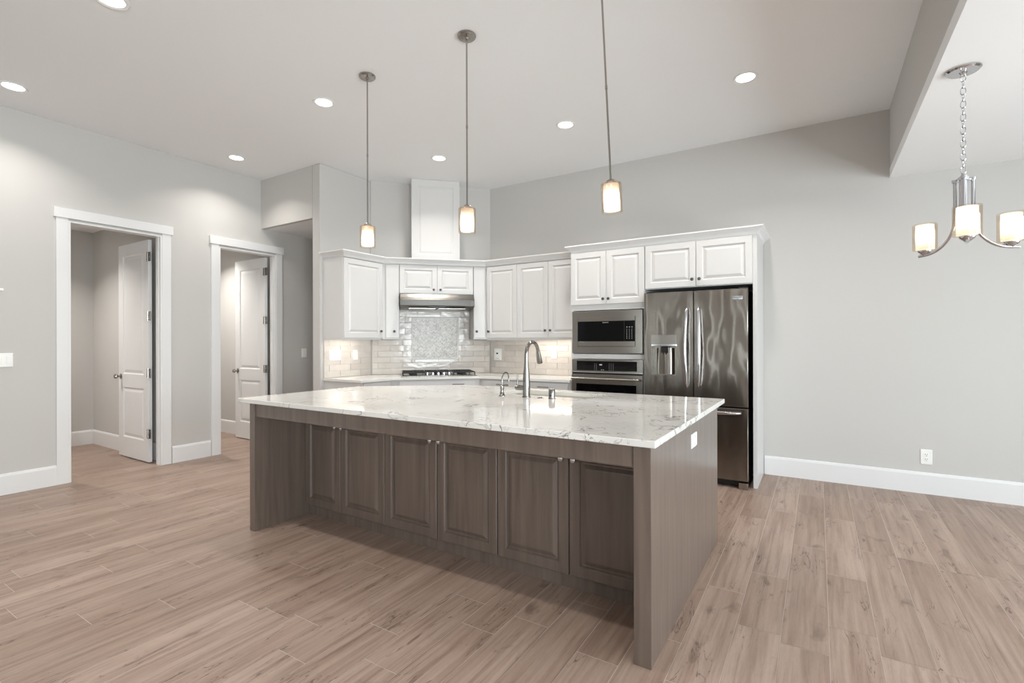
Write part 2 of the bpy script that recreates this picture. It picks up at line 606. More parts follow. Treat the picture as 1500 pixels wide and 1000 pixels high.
# ------------------------------------------------------------------ ceilings
struct('ceiling', lambda bm: prism(bm, [(XL - .085, YB), (XB, YB), (XB, YR + .1), (CR[0], YR + .1), (CR[0] - .2, YR + .1), (XPL, YS + .8), (XPL, YS), (XL - .085, YS)], ZC, ZC + .1), M['ceiling'])
struct('ceiling', boxes((XB + .0, XE, YB, YR, ZD, ZD + .08)), M['ceiling'])
struct('ceiling', boxes((XL, XPL, YS + .05, 6.1, HT, HT + .06)), M['ceiling'])
struct('ceiling', boxes((-8.14, XL - .085, 0.8, 4.0, HT, HT + .06)), M['ceiling'])
struct('wall_dropped', boxes((XB, XB + .08, YB, YR, ZD + .081, ZC + .05)), M['wall'])

# ------------------------------------------------------------------ walls
T = 0.085
D1 = (1.731, 2.503, 2.456)
D2 = (3.097, 3.808, 2.44)
def wall_left(bm):
    x0, x1 = XL - T, XL
    box(bm, x0, x1, YB, D1[0], 0, ZC)
    box(bm, x0, x1, D1[0], D1[1], D1[2], ZC)
    box(bm, x0, x1, D1[1], D2[0], 0, ZC)
    box(bm, x0, x1, D2[0], D2[1], D2[2], ZC)
    box(bm, x0, x1, D2[1], 6.1, 0, ZC)
struct('wall_left', wall_left, M['wall'])
struct('wall_right', boxes((CR[0], XE, YR, YR + .1, 0, ZC + .05)), M['wall'])
struct('wall_diagonal', lambda bm: prism(bm, [CR, (CR[0], CR[1] + .1), (CR[0] - .05, CR[1] + .1), (CL[0] - .14, CL[1] + .06), (CL[0] - .14, CL[1]), CL], 0, ZC), M['wall'])
struct('wall_pier', boxes((XPL, XP, YS, CL[1], 0, ZC), (XPL, XPL + .08, CL[1] + .061, 6.1, 0, ZC)), M['wall'], bevel=0.012)
struct('wall_soffit', boxes((XL, XPL, YS, YS + .05, HT, ZC)), M['wall'])
struct('wall_hall_end', boxes((XL, XPL, 6.0, 6.1, 0, HT)), M['wall'])
struct('wall_side_rooms', boxes((-8.14, -8.04, .8, 4.0, 0, HT), (-8.04, XL - T, 2.584, 2.70, 0, HT), (-8.04, XL - T, .8, .9, 0, HT), (-8.04, XL - T, 3.92, 4.0, 0, HT)), M['wall'])

def win_wall(bm, axis):
    z0, z1 = 0.3, 2.4
    if axis == 'back':
        xs = [XL - T] + [v for w in WIN_BACK for v in w] + [XE]
        for i in range(0, len(xs), 2): box(bm, xs[i], xs[i + 1], YB - .1, YB, 0, ZC + .05)
        for a_, b_ in WIN_BACK:
            box(bm, a_, b_, YB - .1, YB, 0, z0); box(bm, a_, b_, YB - .1, YB, z1, ZC + .05)
    else:
        ys = [YB - .1] + [v for w in WIN_RIGHT for v in w] + [YR + .1]
        for i in range(0, len(ys), 2): box(bm, XE, XE + .1, ys[i], ys[i + 1], 0, ZC + .05)
        for a_, b_ in WIN_RIGHT:
            box(bm, XE, XE + .1, a_, b_, 0, z0); box(bm, XE, XE + .1, a_, b_, z1, ZC + .05)
struct('wall_back', lambda bm: win_wall(bm, 'back'), M['wall'])
struct('wall_far_right', lambda bm: win_wall(bm, 'right'), M['wall'])
n = 0
for a_, b_ in WIN_BACK + WIN_RIGHT:
    n += 1
    back = n <= len(WIN_BACK)
    r = bpy.data.objects.new('window_%d' % n, None); COL.objects.link(r); r['kind'] = 'structure'
    if back: r.location = ((a_ + b_) / 2, YB - .05, 0); r.rotation_euler = (0, 0, PI)
    else: r.location = (XE + .05, (a_ + b_) / 2, 0); r.rotation_euler = (0, 0, -PI / 2)
    h = (b_ - a_) / 2
    obj('window_frame', boxes((-h, -h + .06, -.04, .04, .3, 2.4), (h - .06, h, -.04, .04, .3, 2.4), (-h + .06, h - .06, -.04, .04, .3, .36), (-h + .06, h - .06, -.04, .04, 2.34, 2.4), (-.03, .03, -.03, .03, .36, 2.34)), M['trim'], r)
    obj('pane', boxes((-h + .06, h - .06, -.003, .003, .36, 2.34)), M['pane'], r)

# ------------------------------------------------------------------ baseboards
def baseboard(name, segs_):
    def fn(bm):
        for path in segs_:
            sweep(bm, path, [(0, 0), (.016, 0), (.016, .16), (.010, .178), (0, .182)])
    return struct(name, fn, M['trim'])
baseboard('baseboard_left', [[(XL, 1.645), (XL, YB)][::-1], [(XL, 2.60), (XL, 3.0)], [(XL, 3.92), (XL, 6.0)]])
baseboard('baseboard_right', [[(-0.452, YR), (XE, YR)]])
baseboard('baseboard_pier', [[(XPL, YS), (XP, YS)]])
baseboard('baseboard_side_rooms', [[(-8.04, .9), (-8.04, 2.584), (XL - T - .1, 2.584)], [(-8.04, 2.7), (-8.04, 3.92), (XL - T - .1, 3.92)]])

# ------------------------------------------------------------------ door casings and doors (local x = world y, front faces +x)
def casing(name, a_, b_, top, lab):
    r = bpy.data.objects.new(name, None); COL.objects.link(r); r['kind'] = 'structure'
    r['label'] = lab
    r.location = (XL, 0, 0); r.rotation_euler = (0, 0, PI / 2)
    w = 0.088
    obj('side_casing', boxes((a_ - w, a_ - .002, -.02, 0, 0, top + .018)), M['trim'], r, bevel=.002)
    obj('side_casing', boxes((b_ + .002, b_ + w, -.02, 0, 0, top + .018)), M['trim'], r, bevel=.002)
    obj('head_casing', boxes((a_ - w - .018, b_ + w + .018, -.03, 0, top + .018, top + .108)), M['trim'], r, bevel=.002)
    obj('jamb', boxes((a_ - .002, a_ + .016, -.016, T + .01, 0, top), (b_ - .012, b_ + .004, -.016, T + .01, 0, top), (a_ + .016, b_ - .012, -.016, T + .01, top - .016, top + .002),
                      (b_ - .022, b_ - .012, .02, .045, 0, top - .016)), M['trim'], r, bevel=.001)
    return r
casing('trim_1', D1[0], D1[1], D1[2], 'white flat casing around the open doorway on the left wall')
casing('trim_2', D2[0], D2[1], D2[2], 'white flat casing around the doorway beside the hallway')

def door_leaf(name, lab, hx, hy, width, top, hinge_zs, face_sign=-1):
    """leaf lies along -x from the hinge at (hx, hy), its front faces -y"""
    r = bpy.data.objects.new(name, None); COL.objects.link(r); r['kind'] = 'structure'; r['label'] = lab
    r.location = (hx, hy, 0)
    W, th, z0 = width, .035, .012
    st = .115
    panels = [(-W + st, -st, .235, .805), (-W + st, -st, .955, top - .13)]
    def fn(bm):
        box(bm, -W, -W + st, 0, th, z0, top); box(bm, -st, 0, 0, th, z0, top)
        box(bm, -W + st, -st, 0, th, z0, .235); box(bm, -W + st, -st, 0, th, .805, .955); box(bm, -W + st, -st, 0, th, top - .13, top)
        for p in panels:
            nested(bm, p[0], p[1], p[2], p[3], [(0, 0), (.012, .010), (.020, .010), (.050, .003)])
            box(bm, p[0], p[1], th - .010, th - .004, p[2], p[3])
    obj('door_leaf', fn, M['trim'], r)
    def knob(bm):
        for s in (1, -1):
            mt = Matrix.Translation((-W + .065, 0 if s > 0 else th, .925)) @ Matrix.Rotation(s * PI / 2, 4, 'X')
            lathe(bm, [(.030, 0), (.030, .006), (.012, .012), (.011, .03), (.022, .038), (.027, .052), (.022, .066), (0, .070)], 20, mt)
    obj('door_knob', knob, M['nickel'], r, smooth=True)
    for z in hinge_zs:
        def hinge(bm, z=z):
            box(bm, -.001, .052, .0, .003, z - .05, z + .05)
            box(bm, -.0335, .001, -.003, -.0005, z - .05, z + .05)
            tube(bm, [(.004, -.006, z - .052), (.004, -.006, z + .052)], .007, 8)
        obj('door_hinge', hinge, M['nickel'], r)
    return r
door_leaf('door_1', 'white two panel door standing open in the left doorway', XL - T - .115, 2.462, .75, 2.43, [2.243, 1.60, .979, .321])
door_leaf('door_2', 'white two panel door standing open in the doorway beside the hallway', XL - T - .075, 3.765, .70, 2.42, [2.236, 1.60, .965, .33])

# ------------------------------------------------------------------ cabinet helpers
def raised_door(x0, x1, z0, z1, yb, t=.02, st=.055):
    w = min(x1 - x0, z1 - z0)
    yf = yb - t
    if w < .2:
        s = min(st, w * .28)
        return lambda bm: nested(bm, x0, x1, z0, z1, [(0, yf + .003), (.003, yf)], yb)
    return lambda bm: nested(bm, x0, x1, z0, z1, [(0, yf + .003), (.003, yf), (st, yf), (st + .004, yf + .004), (st + .008, yf + .012), (st + .015, yf + .012), (st + .036, yf + .003), (st + .040, yf + .002)], yb)

def knob_fn(x, y, z, s=1.0):
    mt = Matrix.Translation((x, y, z)) @ Matrix.Rotation(PI / 2, 4, 'X')
    return lambda bm: lathe(bm, [(.008 * s, 0), (.0055 * s, .004 * s), (.0055 * s, .012 * s), (.013 * s, .017 * s), (.0155 * s, .022 * s), (.013 * s, .028 * s), (.006 * s, .031 * s), (0, .0315 * s)], 18, mt)

def add_door(root, x0, x1, z0, z1, yb, m, km, kx=None, kz=None, ks=1.0, label=None):
    d = obj('door', raised_door(x0, x1, z0, z1, yb), m, root)
    if kx is not None:
        obj('knob', knob_fn(kx, yb - .02, kz, ks), km, d, smooth=True)
    return d

# ------------------------------------------------------------------ upper cabinets
ZU0, ZU1 = 1.338, 2.262
# left wall: local x = world y, local y = -(world x - XP)
R90, R45 = PI / 2, PI / 4
u = thing('upper_cabinet', 'white single door wall cabinet above the counter switches, next to the pier', 'cabinet', (XP, 0, 0), R90)
LFX = .36
obj('cabinet_body', lambda bm: prism(bm, [(3.655, -.002), (3.655, -LFX + .02), (4.243, -LFX + .02), (4.352, -.075), (4.352, -.002)], ZU0 + .02, ZU1 + .0), M['cab'], u)
obj('light_rail', boxes((3.655, 4.225, -LFX + .02, -LFX + .04, ZU0, ZU0 + .02), (3.655, 3.673, -LFX + .04, -.015, ZU0 + .004, ZU0 + .02)), M['cab'], u)
add_door(u, 3.66, 4.228, ZU0 + .022, ZU1 - .01, -LFX + .02, M['cab'], M['pewter'], 4.19, 1.441)
obj('led_strip', boxes((3.70, 4.08, -.20, -.17, ZU0 + .008, ZU0 + .0195)), M['ledstrip'], u)
def strip_light(parent, x, y, z, sx, p):
    d = bpy.data.lights.new('under_cabinet_lamp', 'AREA'); d.shape = 'RECTANGLE'; d.size = sx; d.size_y = .03; d.energy = p; d.color = (1, .96, .90)
    o_ = bpy.data.objects.new('under_cabinet_lamp', d); COL.objects.link(o_); o_.parent = parent; o_.location = (x, y, z)
strip_light(u, 3.89, -.185, ZU0 + .006, .38, .85)

# diagonal wall: local x along the wall, local origin CL
def diag(name, label, cat, group=None):
    return thing(name, label, cat, (CL[0], CL[1], 0), R45, group)
DU = .345
u = diag('upper_cabinet', 'narrow white pull out cabinet immediately to the left of the range hood', 'cabinet')
obj('cabinet_body', lambda bm: prism(bm, [(.150, -DU + .02), (.348, -DU + .02), (.348, -.0145), (.024, -.0145)], ZU0 + .006, ZU1), M['cab'], u)
add_door(u, .190, .347, ZU0 + .022, ZU1 - .01, -DU + .02, M['cab'], M['pewter'], .292, 1.441)
u = diag('upper_cabinet', 'narrow white pull out cabinet immediately to the right of the range hood', 'cabinet')
obj('cabinet_body', lambda bm: prism(bm, [(1.262, -DU + .02), (1.434, -DU + .02), (1.434, -.0145), (1.262, -.0145)], ZU0 + .006, ZU1), M['cab'], u)
add_door(u, 1.264, 1.405, ZU0 + .022, ZU1 - .01, -DU + .02, M['cab'], M['pewter'], 1.30, 1.441)
u = diag('upper_cabinet', 'short white two door cabinet directly over the range hood', 'cabinet')
obj('cabinet_body', boxes((.352, 1.258, -DU + .02, -.003, 1.90, ZU1)), M['cab'], u)
add_door(u, .354, .804, 1.905, ZU1 - .01, -DU + .02, M['cab'], M['pewter'], .765, 1.955)
add_door(u, .808, 1.256, 1.905, ZU1 - .01, -DU + .02, M['cab'], M['pewter'], .848, 1.955)

# right wall uppers
DR = .33
def rwall(name, label, cat, group=None):
    return thing(name, label, cat, (0, YR, 0), 0, group)
u = rwall('upper_cabinet', 'white single door wall cabinet in the right corner, right of the narrow pull out', 'cabinet')
obj('cabinet_body', boxes((-3.570, -3.118, -DR + .02, -.003, ZU0 + .006, ZU1)), M['cab'], u)
obj('light_rail', boxes((-3.565, -3.118, -DR + .02, -DR + .04, ZU0 - .006, ZU0 + .006)), M['cab'], u)
add_door(u, -3.560, -3.119, ZU0 + .022, ZU1 - .01, -DR + .02, M['cab'], M['pewter'], -3.525, 1.441)
u = rwall('upper_cabinet', 'white two door wall cabinet beside the microwave tower', 'cabinet')
obj('cabinet_body', boxes((-3.116, -2.264, -DR + .02, -.003, ZU0 + .006, ZU1)), M['cab'], u)
obj('light_rail', boxes((-3.116, -2.264, -DR + .02, -DR + .04, ZU0 - .006, ZU0 + .006)), M['cab'], u)
add_door(u, -3.115, -2.689, ZU0 + .022, ZU1 - .01, -DR + .02, M['cab'], M['pewter'], -2.72, 1.443)
add_door(u, -2.685, -2.266, ZU0 + .022, ZU1 - .01, -DR + .02, M['cab'], M['pewter'], -2.652, 1.443)
obj('led_strip', boxes((-3.04, -2.36, -.17, -.14, ZU0 - .005, ZU0 + .005)), M['ledstrip'], u)
strip_light(u, -2.70, -.155, ZU0 - .007, .66, 1.3)

# crown mouldings
CP = [(-.05, ZU1 - .008), (.002, ZU1 - .008), (.006, ZU1 + .006), (.016, ZU1 + .020), (.050, ZU1 + .046), (.056, ZU1 + .05), (.056, ZU1 + .062), (-.05, ZU1 + .062)]
CP = [(o_, z + .0085) for o_, z in CP]
def crown_uppers(bm):
    k = 2 ** -.5
    fx = XP + LFX
    d = DU
    c0 = (fx, fx - (CL[0] - CL[1]) - d * 2 ** .5)
    yR = YR - DR
    c1 = (yR + (CL[0] - CL[1]) + d * 2 ** .5, yR)
    sweep(bm, [(XP + .001, 3.655), (fx, 3.655), c0, c1, (-2.268, yR)], CP)
tag(obj('crown_molding', crown_uppers, M['trim']), 'lower white crown molding bending around the corner over the wall cabinets', 'molding')
tag(obj('crown_molding', lambda bm: sweep(bm, [(-2.262, YR - DR - .06), (-2.262, 4.862), (-.458, 4.862), (-.458, YR - .001)], CP), M['trim']),
    'white crown molding capping the microwave tower and refrigerator cabinet', 'molding')

# duct cover above the hood
u = diag('duct_cover', 'tall white raised panel duct cover reaching the ceiling above the range hood', 'panel')
obj('cover_body', boxes((.500, 1.105, -.20, -.002, ZU1 + .072, ZC - .001)), M['cab'], u)
obj('raised_panel', lambda bm: nested(bm, .500, 1.105, ZU1 + .072, ZC - .002, [(0, -.217), (.003, -.22), (.078, -.22), (.084, -.217), (.088, -.212), (.098, -.212), (.118, -.218)], -.201), M['cab'], u)

# range hood
u = diag('range_hood', 'low stainless steel range hood under the short white cabinet', 'range hood')
def hood(bm):
    pts = [(-.016, 1.725), (-.30, 1.725), (-.47, 1.742), (-.48, 1.752), (-.475, 1.82), (-.45, 1.85), (-.42, 1.895), (-.016, 1.895)]
    for xa, xb in ((.356, 1.254),):
        a_ = [bm.verts.new((xa, y, z)) for y, z in pts]
        b_ = [bm.verts.new((xb, y, z)) for y, z in pts]
        bm.faces.new(a_); bm.faces.new(list(reversed(b_)))
        for i in range(len(pts)):
            j = (i + 1) % len(pts)
            bm.faces.new((a_[i], a_[j], b_[j], b_[i]))
obj('hood_shell', hood, M['hood'], u, bevel=.003)
obj('front_band', boxes((.40, 1.21, -.4815, -.47, 1.758, 1.812)), M['hoodband'], u)
obj('control_slot', boxes((.70, .90, -.478, -.44, 1.733, 1.745)), M['black'], u)
obj('filter', boxes((.46, .78, -.40, -.10, 1.719, 1.7245), (.82, 1.15, -.40, -.10, 1.719, 1.7245)), M['nickel'], u)

# ------------------------------------------------------------------ backsplash tiles
def tiles(x0, x1, z0, z1, hole=None, seed=1, flip=0):
    TW, TH, g = .305, .0735, .0022
    def fn(bm):
        rng = random.Random(seed)
        box(bm, x0, x1, -.006, -.001, z0, z1)
        for f in bm.faces: f.material_index = 1
        n0 = len(bm.faces)
        r = 0
        z = z0
        while z < z1 - .004:
            zt = min(z + TH, z1)
            x = x0 - (TW / 2 if (r + flip) % 2 else 0) - .08
            while x < x1:
                a_, b_ = max(x, x0), min(x + TW, x1)
                x += TW
                if b_ - a_ < .01: continue
                cells = [(a_, b_, z, zt)]
                if hole:
                    hx0, hx1, hz0, hz1 = hole
                    nc = []
                    for (p, q, s, t) in cells:
                        if q <= hx0 or p >= hx1 or t <= hz0 or s >= hz1: nc.append((p, q, s, t)); continue
                        if p < hx0: nc.append((p, hx0, s, t))
                        if q > hx1: nc.append((hx1, q, s, t))
                        pm, qm = max(p, hx0), min(q, hx1)
                        if s < hz0: nc.append((pm, qm, s, hz0))
                        if t > hz1: nc.append((pm, qm, hz1, t))
                    cells = nc
                for (p, q, s, t) in cells:
                    if q - p < .006 or t - s < .006: continue
                    ty, tz = rng.uniform(-.0006, .0006), rng.uniform(-.0006, .0006)
                    i = .0016
                    ring0 = [bm.verts.new(v) for v in ((p + g / 2, -.006, s + g / 2), (q - g / 2, -.006, s + g / 2), (q - g / 2, -.006, t - g / 2), (p + g / 2, -.006, t - g / 2))]
                    ring1 = [bm.verts.new(v) for v in ((p + g / 2, -.011, s + g / 2), (q - g / 2, -.011, s + g / 2), (q - g / 2, -.011, t - g / 2), (p + g / 2, -.011, t - g / 2))]
                    ring2 = [bm.verts.new(v) for v in ((p + g / 2 + i, -.013 + ty, s + g / 2 + i), (q - g / 2 - i, -.013 - ty, s + g / 2 + i), (q - g / 2 - i, -.013 - ty + tz, t - g / 2 - i), (p + g / 2 + i, -.013 + ty + tz, t - g / 2 - i))]
                    for A, B in ((ring0, ring1), (ring1, ring2)):
                        for k in range(4):
                            bm.faces.new((A[k], A[(k + 1) % 4], B[(k + 1) % 4], B[k]))
                    bm.faces.new(ring2)
            z = zt
            r += 1
    return fn
ZK = .90
o = obj('tile_backsplash', tiles(3.66, 4.357, ZK, ZU0 + .016, seed=2), [M['tile'], M['tilegrout']]); o.location = (XP, 0, 0); o.rotation_euler = (0, 0, R90)
tag(o, 'glossy beige tile backsplash behind the triple switch, left of the cooktop', 'backsplash')
MP = (.505, 1.108, 1.087, 1.630)
def diag_all(bm):
    tiles(.014, 1.528, ZK, 1.341, hole=MP, seed=3)(bm)
    sub = bmesh.new()
    tiles(.350, 1.260, 1.341, 1.90, hole=MP, seed=5, flip=0)(sub)
    me = bpy.data.meshes.new('tmp'); sub.to_mesh(me); sub.free(); bm.from_mesh(me); bpy.data.meshes.remove(me)
o = obj('tile_backsplash', diag_all, [M['tile'], M['tilegrout']]); o.location = (CL[0], CL[1], 0); o.rotation_euler = (0, 0, R45)
tag(o, 'glossy grey beige tile backsplash behind the cooktop, rising to the range hood', 'backsplash')
o = obj('tile_backsplash', tiles(-3.717, -2.268, ZK, ZU0 + .003, seed=7), [M['tile'], M['tilegrout']]); o.location = (0, YR, 0)
tag(o, 'glossy beige tile backsplash behind the sink faucet, left of the oven tower', 'backsplash')

# mosaic
u = diag('mosaic_panel', 'framed herringbone marble mosaic panel on the tiles above the cooktop', 'tile panel')
x0, x1, z0, z1 = MP
fw = .016
obj('mosaic_frame', boxes((x0, x1, -.020, -.007, z0, z0 + fw), (x0, x1, -.020, -.007, z1 - fw, z1), (x0, x0 + fw, -.020, -.007, z0 + fw, z1 - fw), (x1 - fw, x1, -.020, -.007, z0 + fw, z1 - fw)), M['trim'], u, bevel=.003)
def mosaic(bm):
    ax0, ax1, az0, az1 = x0 + fw, x1 - fw, z0 + fw, z1 - fw
    box(bm, ax0, ax1, -.012, -.007, az0, az1)
    for f in bm.faces: f.material_index = 1
    n = 22
    cw = (ax1 - ax0) / n
    pitch, g = .0130, .0014
    for c in range(n):
        xa, xb = ax0 + c * cw + g / 2, ax0 + (c + 1) * cw - g / 2
        sl = cw * .8
        z = az0 - sl
        while z < az1 + sl:
            za = z; z += pitch
            lo = [(xa, za if c % 2 else za + sl), (xb, za + sl if c % 2 else za)]
            q = [(lo[0][0], lo[0][1] + g / 2), (lo[1][0], lo[1][1] + g / 2), (lo[1][0], lo[1][1] + pitch - g / 2), (lo[0][0], lo[0][1] + pitch - g / 2)]
            if min(p[1] for p in q) > az1 - .002 or max(p[1] for p in q) < az0 + .002: continue
            q = [(p[0], min(max(p[1], az0), az1)) for p in q]
            if abs(q[0][1] - q[3][1]) < 1e-4 and abs(q[1][1] - q[2][1]) < 1e-4: continue
            vs = [bm.verts.new((p[0], -.0135, p[1])) for p in q]
            bm.faces.new(vs)
obj('mosaic_tiles', mosaic, [M['mosaic'], M['tilegrout']], u)

# ------------------------------------------------------------------ perimeter counter and base cabinets
DC = .64
kk = 2 ** .5
fxL = XP + DC
pL = (fxL, fxL - (CL[0] - CL[1]) - DC * kk)
pR = ((YR - DC) + (CL[0] - CL[1]) + DC * kk, YR - DC)
e = .0005
tag(obj('perimeter_countertop', lambda bm: prism(bm, [(XP + e, 3.655), (fxL, 3.655), pL, pR, (-2.268, YR - DC), (-2.268, YR - e), (CR[0] + e, YR - e), (CL[0] + e * 2, CL[1] - e)], ZK - .031, ZK - .001), M['quartz2'], bevel=.003),
    'plain white quartz countertop bending along the corner wall under the cooktop', 'countertop')
def bar_handle(x, y, z, L=.14):
    return lambda bm: (tube(bm, [(x - L / 2, y - .028, z), (x + L / 2, y - .028, z)], .0055, 10), tube(bm, [(x - L / 2 + .02, y, z), (x - L / 2 + .02, y - .028, z)], .004, 8), tube(bm, [(x + L / 2 - .02, y, z), (x + L / 2 - .02, y - .028, z)], .004, 8))
DB = .60
fb = XP + DB
bL = (fb, fb - (CL[0] - CL[1]) - DB * kk)
bR = ((YR - DB) + (CL[0] - CL[1]) + DB * kk, YR - DB)
def base_unit(root, x0, x1, yb, doors, drawer_h=.16, handle=True, hx=None):
    """front facing -y, drawer over doors"""
    zt = ZK - .04
    w = (x1 - x0)
    d = obj('drawer', lambda bm: nested(bm, x0 + .004, x1 - .004, zt - drawer_h, zt - .004, [(0, yb - .017), (.003, yb - .02)], yb), M['cab'], root)
    if handle: obj('drawer_pull', bar_handle(hx if hx is not None else (x0 + x1) / 2, yb - .02, zt - .052), M['nickel'], d, smooth=True)
    for i in range(doors):
        a_, b_ = x0 + w * i / doors + .003, x0 + w * (i + 1) / doors - .003
        kx = b_ - .035 if i == 0 else a_ + .035
        add_door(root, a_, b_, .11, zt - drawer_h - .006, yb, M['cab'], M['pewter'], kx, zt - drawer_h - .06)
u = thing('base_cabinet', 'white base cabinet at the pier end, under the triple switch', 'cabinet', (XP, 0, 0), R90)
obj('cabinet_body', lambda bm: prism(bm, [(3.672, -.002), (3.672, -DB), (bL[1], -DB), (CL[1] - .01, -.002)], .10, ZK - .032), M['cab'], u)
obj('toe_kick', boxes((3.69, bL[1] - .02, -DB + .06, -.01, 0, .10)), M['cab'], u)
base_unit(u, 3.70, bL[1] - .03, -DB, 1, handle=False)
u = diag('base_cabinet', 'white drawer cabinet under the gas cooktop', 'cabinet')
sL = ((bL[0] - CL[0]) + (bL[1] - CL[1])) / kk
sR = ((bR[0] - CL[0]) + (bR[1] - CL[1])) / kk
obj('cabinet_body', lambda bm: prism(bm, [(sL + .001, -DB), (sR - .001, -DB), (sR + .2475, -.005), (sL - .2475, -.005)], .10, ZK - .032), M['cab'], u)
obj('toe_kick', lambda bm: prism(bm, [(sL + .03, -DB + .06), (sR - .03, -DB + .06), (sR + .05, -.05), (sL - .05, -.05)], 0, .10), M['cab'], u)
base_unit(u, .34, 1.24, -DB, 2, hx=1.03)
u = rwall('base_cabinet', 'white base cabinet with bar handled drawer left of the oven tower', 'cabinet')
obj('cabinet_body', lambda bm: prism(bm, [(CR[0] + .01, -.002), (bR[0], -DB), (-2.268, -DB), (-2.268, -.002)], .10, ZK - .032), M['cab'], u)
obj('toe_kick', boxes((bR[0] + .03, -2.268, -DB + .06, -.01, 0, .10)), M['cab'], u)
base_unit(u, bR[0] + .06, -2.86, -DB, 1, handle=True)
base_unit(u, -2.85, -2.30, -DB, 1, handle=True, hx=-2.59)

# cooktop
u = diag('gas_cooktop', 'stainless gas cooktop with black iron grates and five knobs', 'cooktop')
u.location = (CL[0], CL[1], ZK)
cx = .815
obj('cooktop_plate', boxes((cx - .45, cx + .45, -.60, -.08, 0, .012)), M['steel_side'], u, bevel=.004)
for bx, by, br in ((-.30, -.20, .04), (-.30, -.45, .033), (0, -.24, .052), (.30, -.20, .04), (.30, -.45, .033)):
    obj('burner', lambda bm, bx=bx, by=by, br=br: lathe(bm, [(br * 1.3, 0), (br * 1.3, .01), (br, .012), (br, .022), (br * .8, .028), (0, .028)], 24, Matrix.Translation((cx + bx, by, .012))), M['iron'], u, smooth=True)
def grate(xa, xb, ya, yb):
    def fn(bm):
        z0_, z1_ = .040, .052
        w = .010
        for x in (xa, xb - w, (xa + xb) / 2 - w / 2): box(bm, x, x + w, ya, yb, z0_, z1_)
        for y in (ya, yb - w, (ya + yb) / 2 - w / 2, ya * .75 + yb * .25, ya * .25 + yb * .75): box(bm, xa, xb, y, y + w, z0_ + .001, z1_ + .001)
        for x in (xa, xb - w):
            for y in (ya, yb - w): box(bm, x, x + w, y, y + w, .012, z0_ + .004)
    return fn
obj('grate', grate(cx - .43, cx - .165, -.57, -.10), M['iron'], u)
obj('grate', grate(cx - .15, cx + .15, -.40, -.10), M['iron'], u)
obj('grate', grate(cx + .165, cx + .43, -.57, -.10), M['iron'], u)
for i in range(5):
    kx = cx - .01 + (i - 2) * .066
    obj('knob', lambda bm, kx=kx, i=i: lathe(bm, [(.024, 0), (.024, .004), (.019, .008), (.017, .032), (.013, .036), (0, .036)], 20, Matrix.Translation((kx, -.52 + (.02 if i in (0, 4) else 0), .012))), M['chrome'], u, smooth=True)

# ------------------------------------------------------------------ oven tower and refrigerator cabinet
YT = -.60    # front plane of the tall cabinets in local y (world y = 4.86)
u = rwall('oven_tower_cabinet', 'tall white cabinet housing the microwave and wall oven', 'cabinet')
X0, X1 = -2.262, -1.459
obj('cabinet_body', boxes((X0, X0 + .022, YT, -.003, .10, ZU1), (X1 - .018, X1, YT, -.003, .10, ZU1), (X0 + .022, X1 - .018, YT, -.003, 1.64, ZU1),
                          (X0 + .022, X1 - .018, YT, -.003, 1.13, 1.18), (X0 + .022, X1 - .018, YT, -.003, .10, .44), (X0 + .022, X1 - .018, -.05, -.003, .44, 1.64)), M['cab'], u)
obj('toe_kick', boxes((X0 + .005, X1, YT + .06, -.01, 0, .10)), M['cab'], u)
add_door(u, X0 + .003, -1.862, 1.699, ZU1 - .012, YT, M['cab'], M['pewter'], -1.889, 1.752)
add_door(u, -1.858, X1 - .003, 1.699, ZU1 - .012, YT, M['cab'], M['pewter'], -1.83, 1.752)
obj('drawer', lambda bm: nested(bm, X0 + .003, X1 - .003, .115, .42, [(0, YT - .017), (.003, YT - .02)], YT), M['cab'], u)

u = rwall('refrigerator_cabinet', 'white end panel and two door cabinet surrounding the refrigerator', 'cabinet')
FX0, FX1 = -1.456, -.458
obj('cabinet_body', boxes((FX0, FX1 - .036, YT, -.003, 1.822, ZU1)), M['cab'], u)
obj('end_panel', boxes((FX1 - .034, FX1, YT - .001, -.003, 0, ZU1)), M['cab'], u, bevel=.001)
add_door(u, FX0 + .003, -.976, 1.828, ZU1 - .012, YT, M['cab'], M['pewter'], -1.005, 1.893)
add_door(u, -.972, FX1 - .037, 1.828, ZU1 - .012, YT, M['cab'], M['pewter'], -.94, 1.893)

# microwave
u = rwall('microwave', 'built in stainless microwave with black glass front, above the wall oven', 'microwave')
yF = YT - .022
obj('trim_frame', lambda bm: (nested(bm, -2.247, -1.474, 1.187, 1.632, [(0, yF + .014), (.006, yF), (.068, yF), (.070, yF + .006)], YT - .0005)), M['steel_side'], u)
def mwdoor(bm):
    box(bm, -2.175, -1.556, yF - .006, yF + .004, 1.262, 1.312); box(bm, -2.175, -1.556, yF - .006, yF + .004, 1.520, 1.565)
obj('door', mwdoor, M['steel_side'], u, bevel=.002)
gl = obj('glass_front', boxes((-2.175, -1.556, yF - .004, yF + .004, 1.312, 1.520)), M['blackglass'], u)
def keypad(bm, x0, z1, cols, rows, dx, dz, y, s=.006):
    for i in range(cols):
        for j in range(rows):
            box(bm, x0 + i * dx, x0 + i * dx + s, y - .0012, y, z1 - j * dz - s * .7, z1 - j * dz)
obj('button_markings', lambda bm: (keypad(bm, -1.642, 1.435, 3, 6, .026, .018, yF - .004, .007), keypad(bm, -1.642, 1.46, 3, 1, .026, .018, yF - .004, .010)), M['greytext'], u)
obj('seam', boxes((-1.667, -1.665, yF - .0045, yF - .004, 1.312, 1.52)), M['slot'], u)

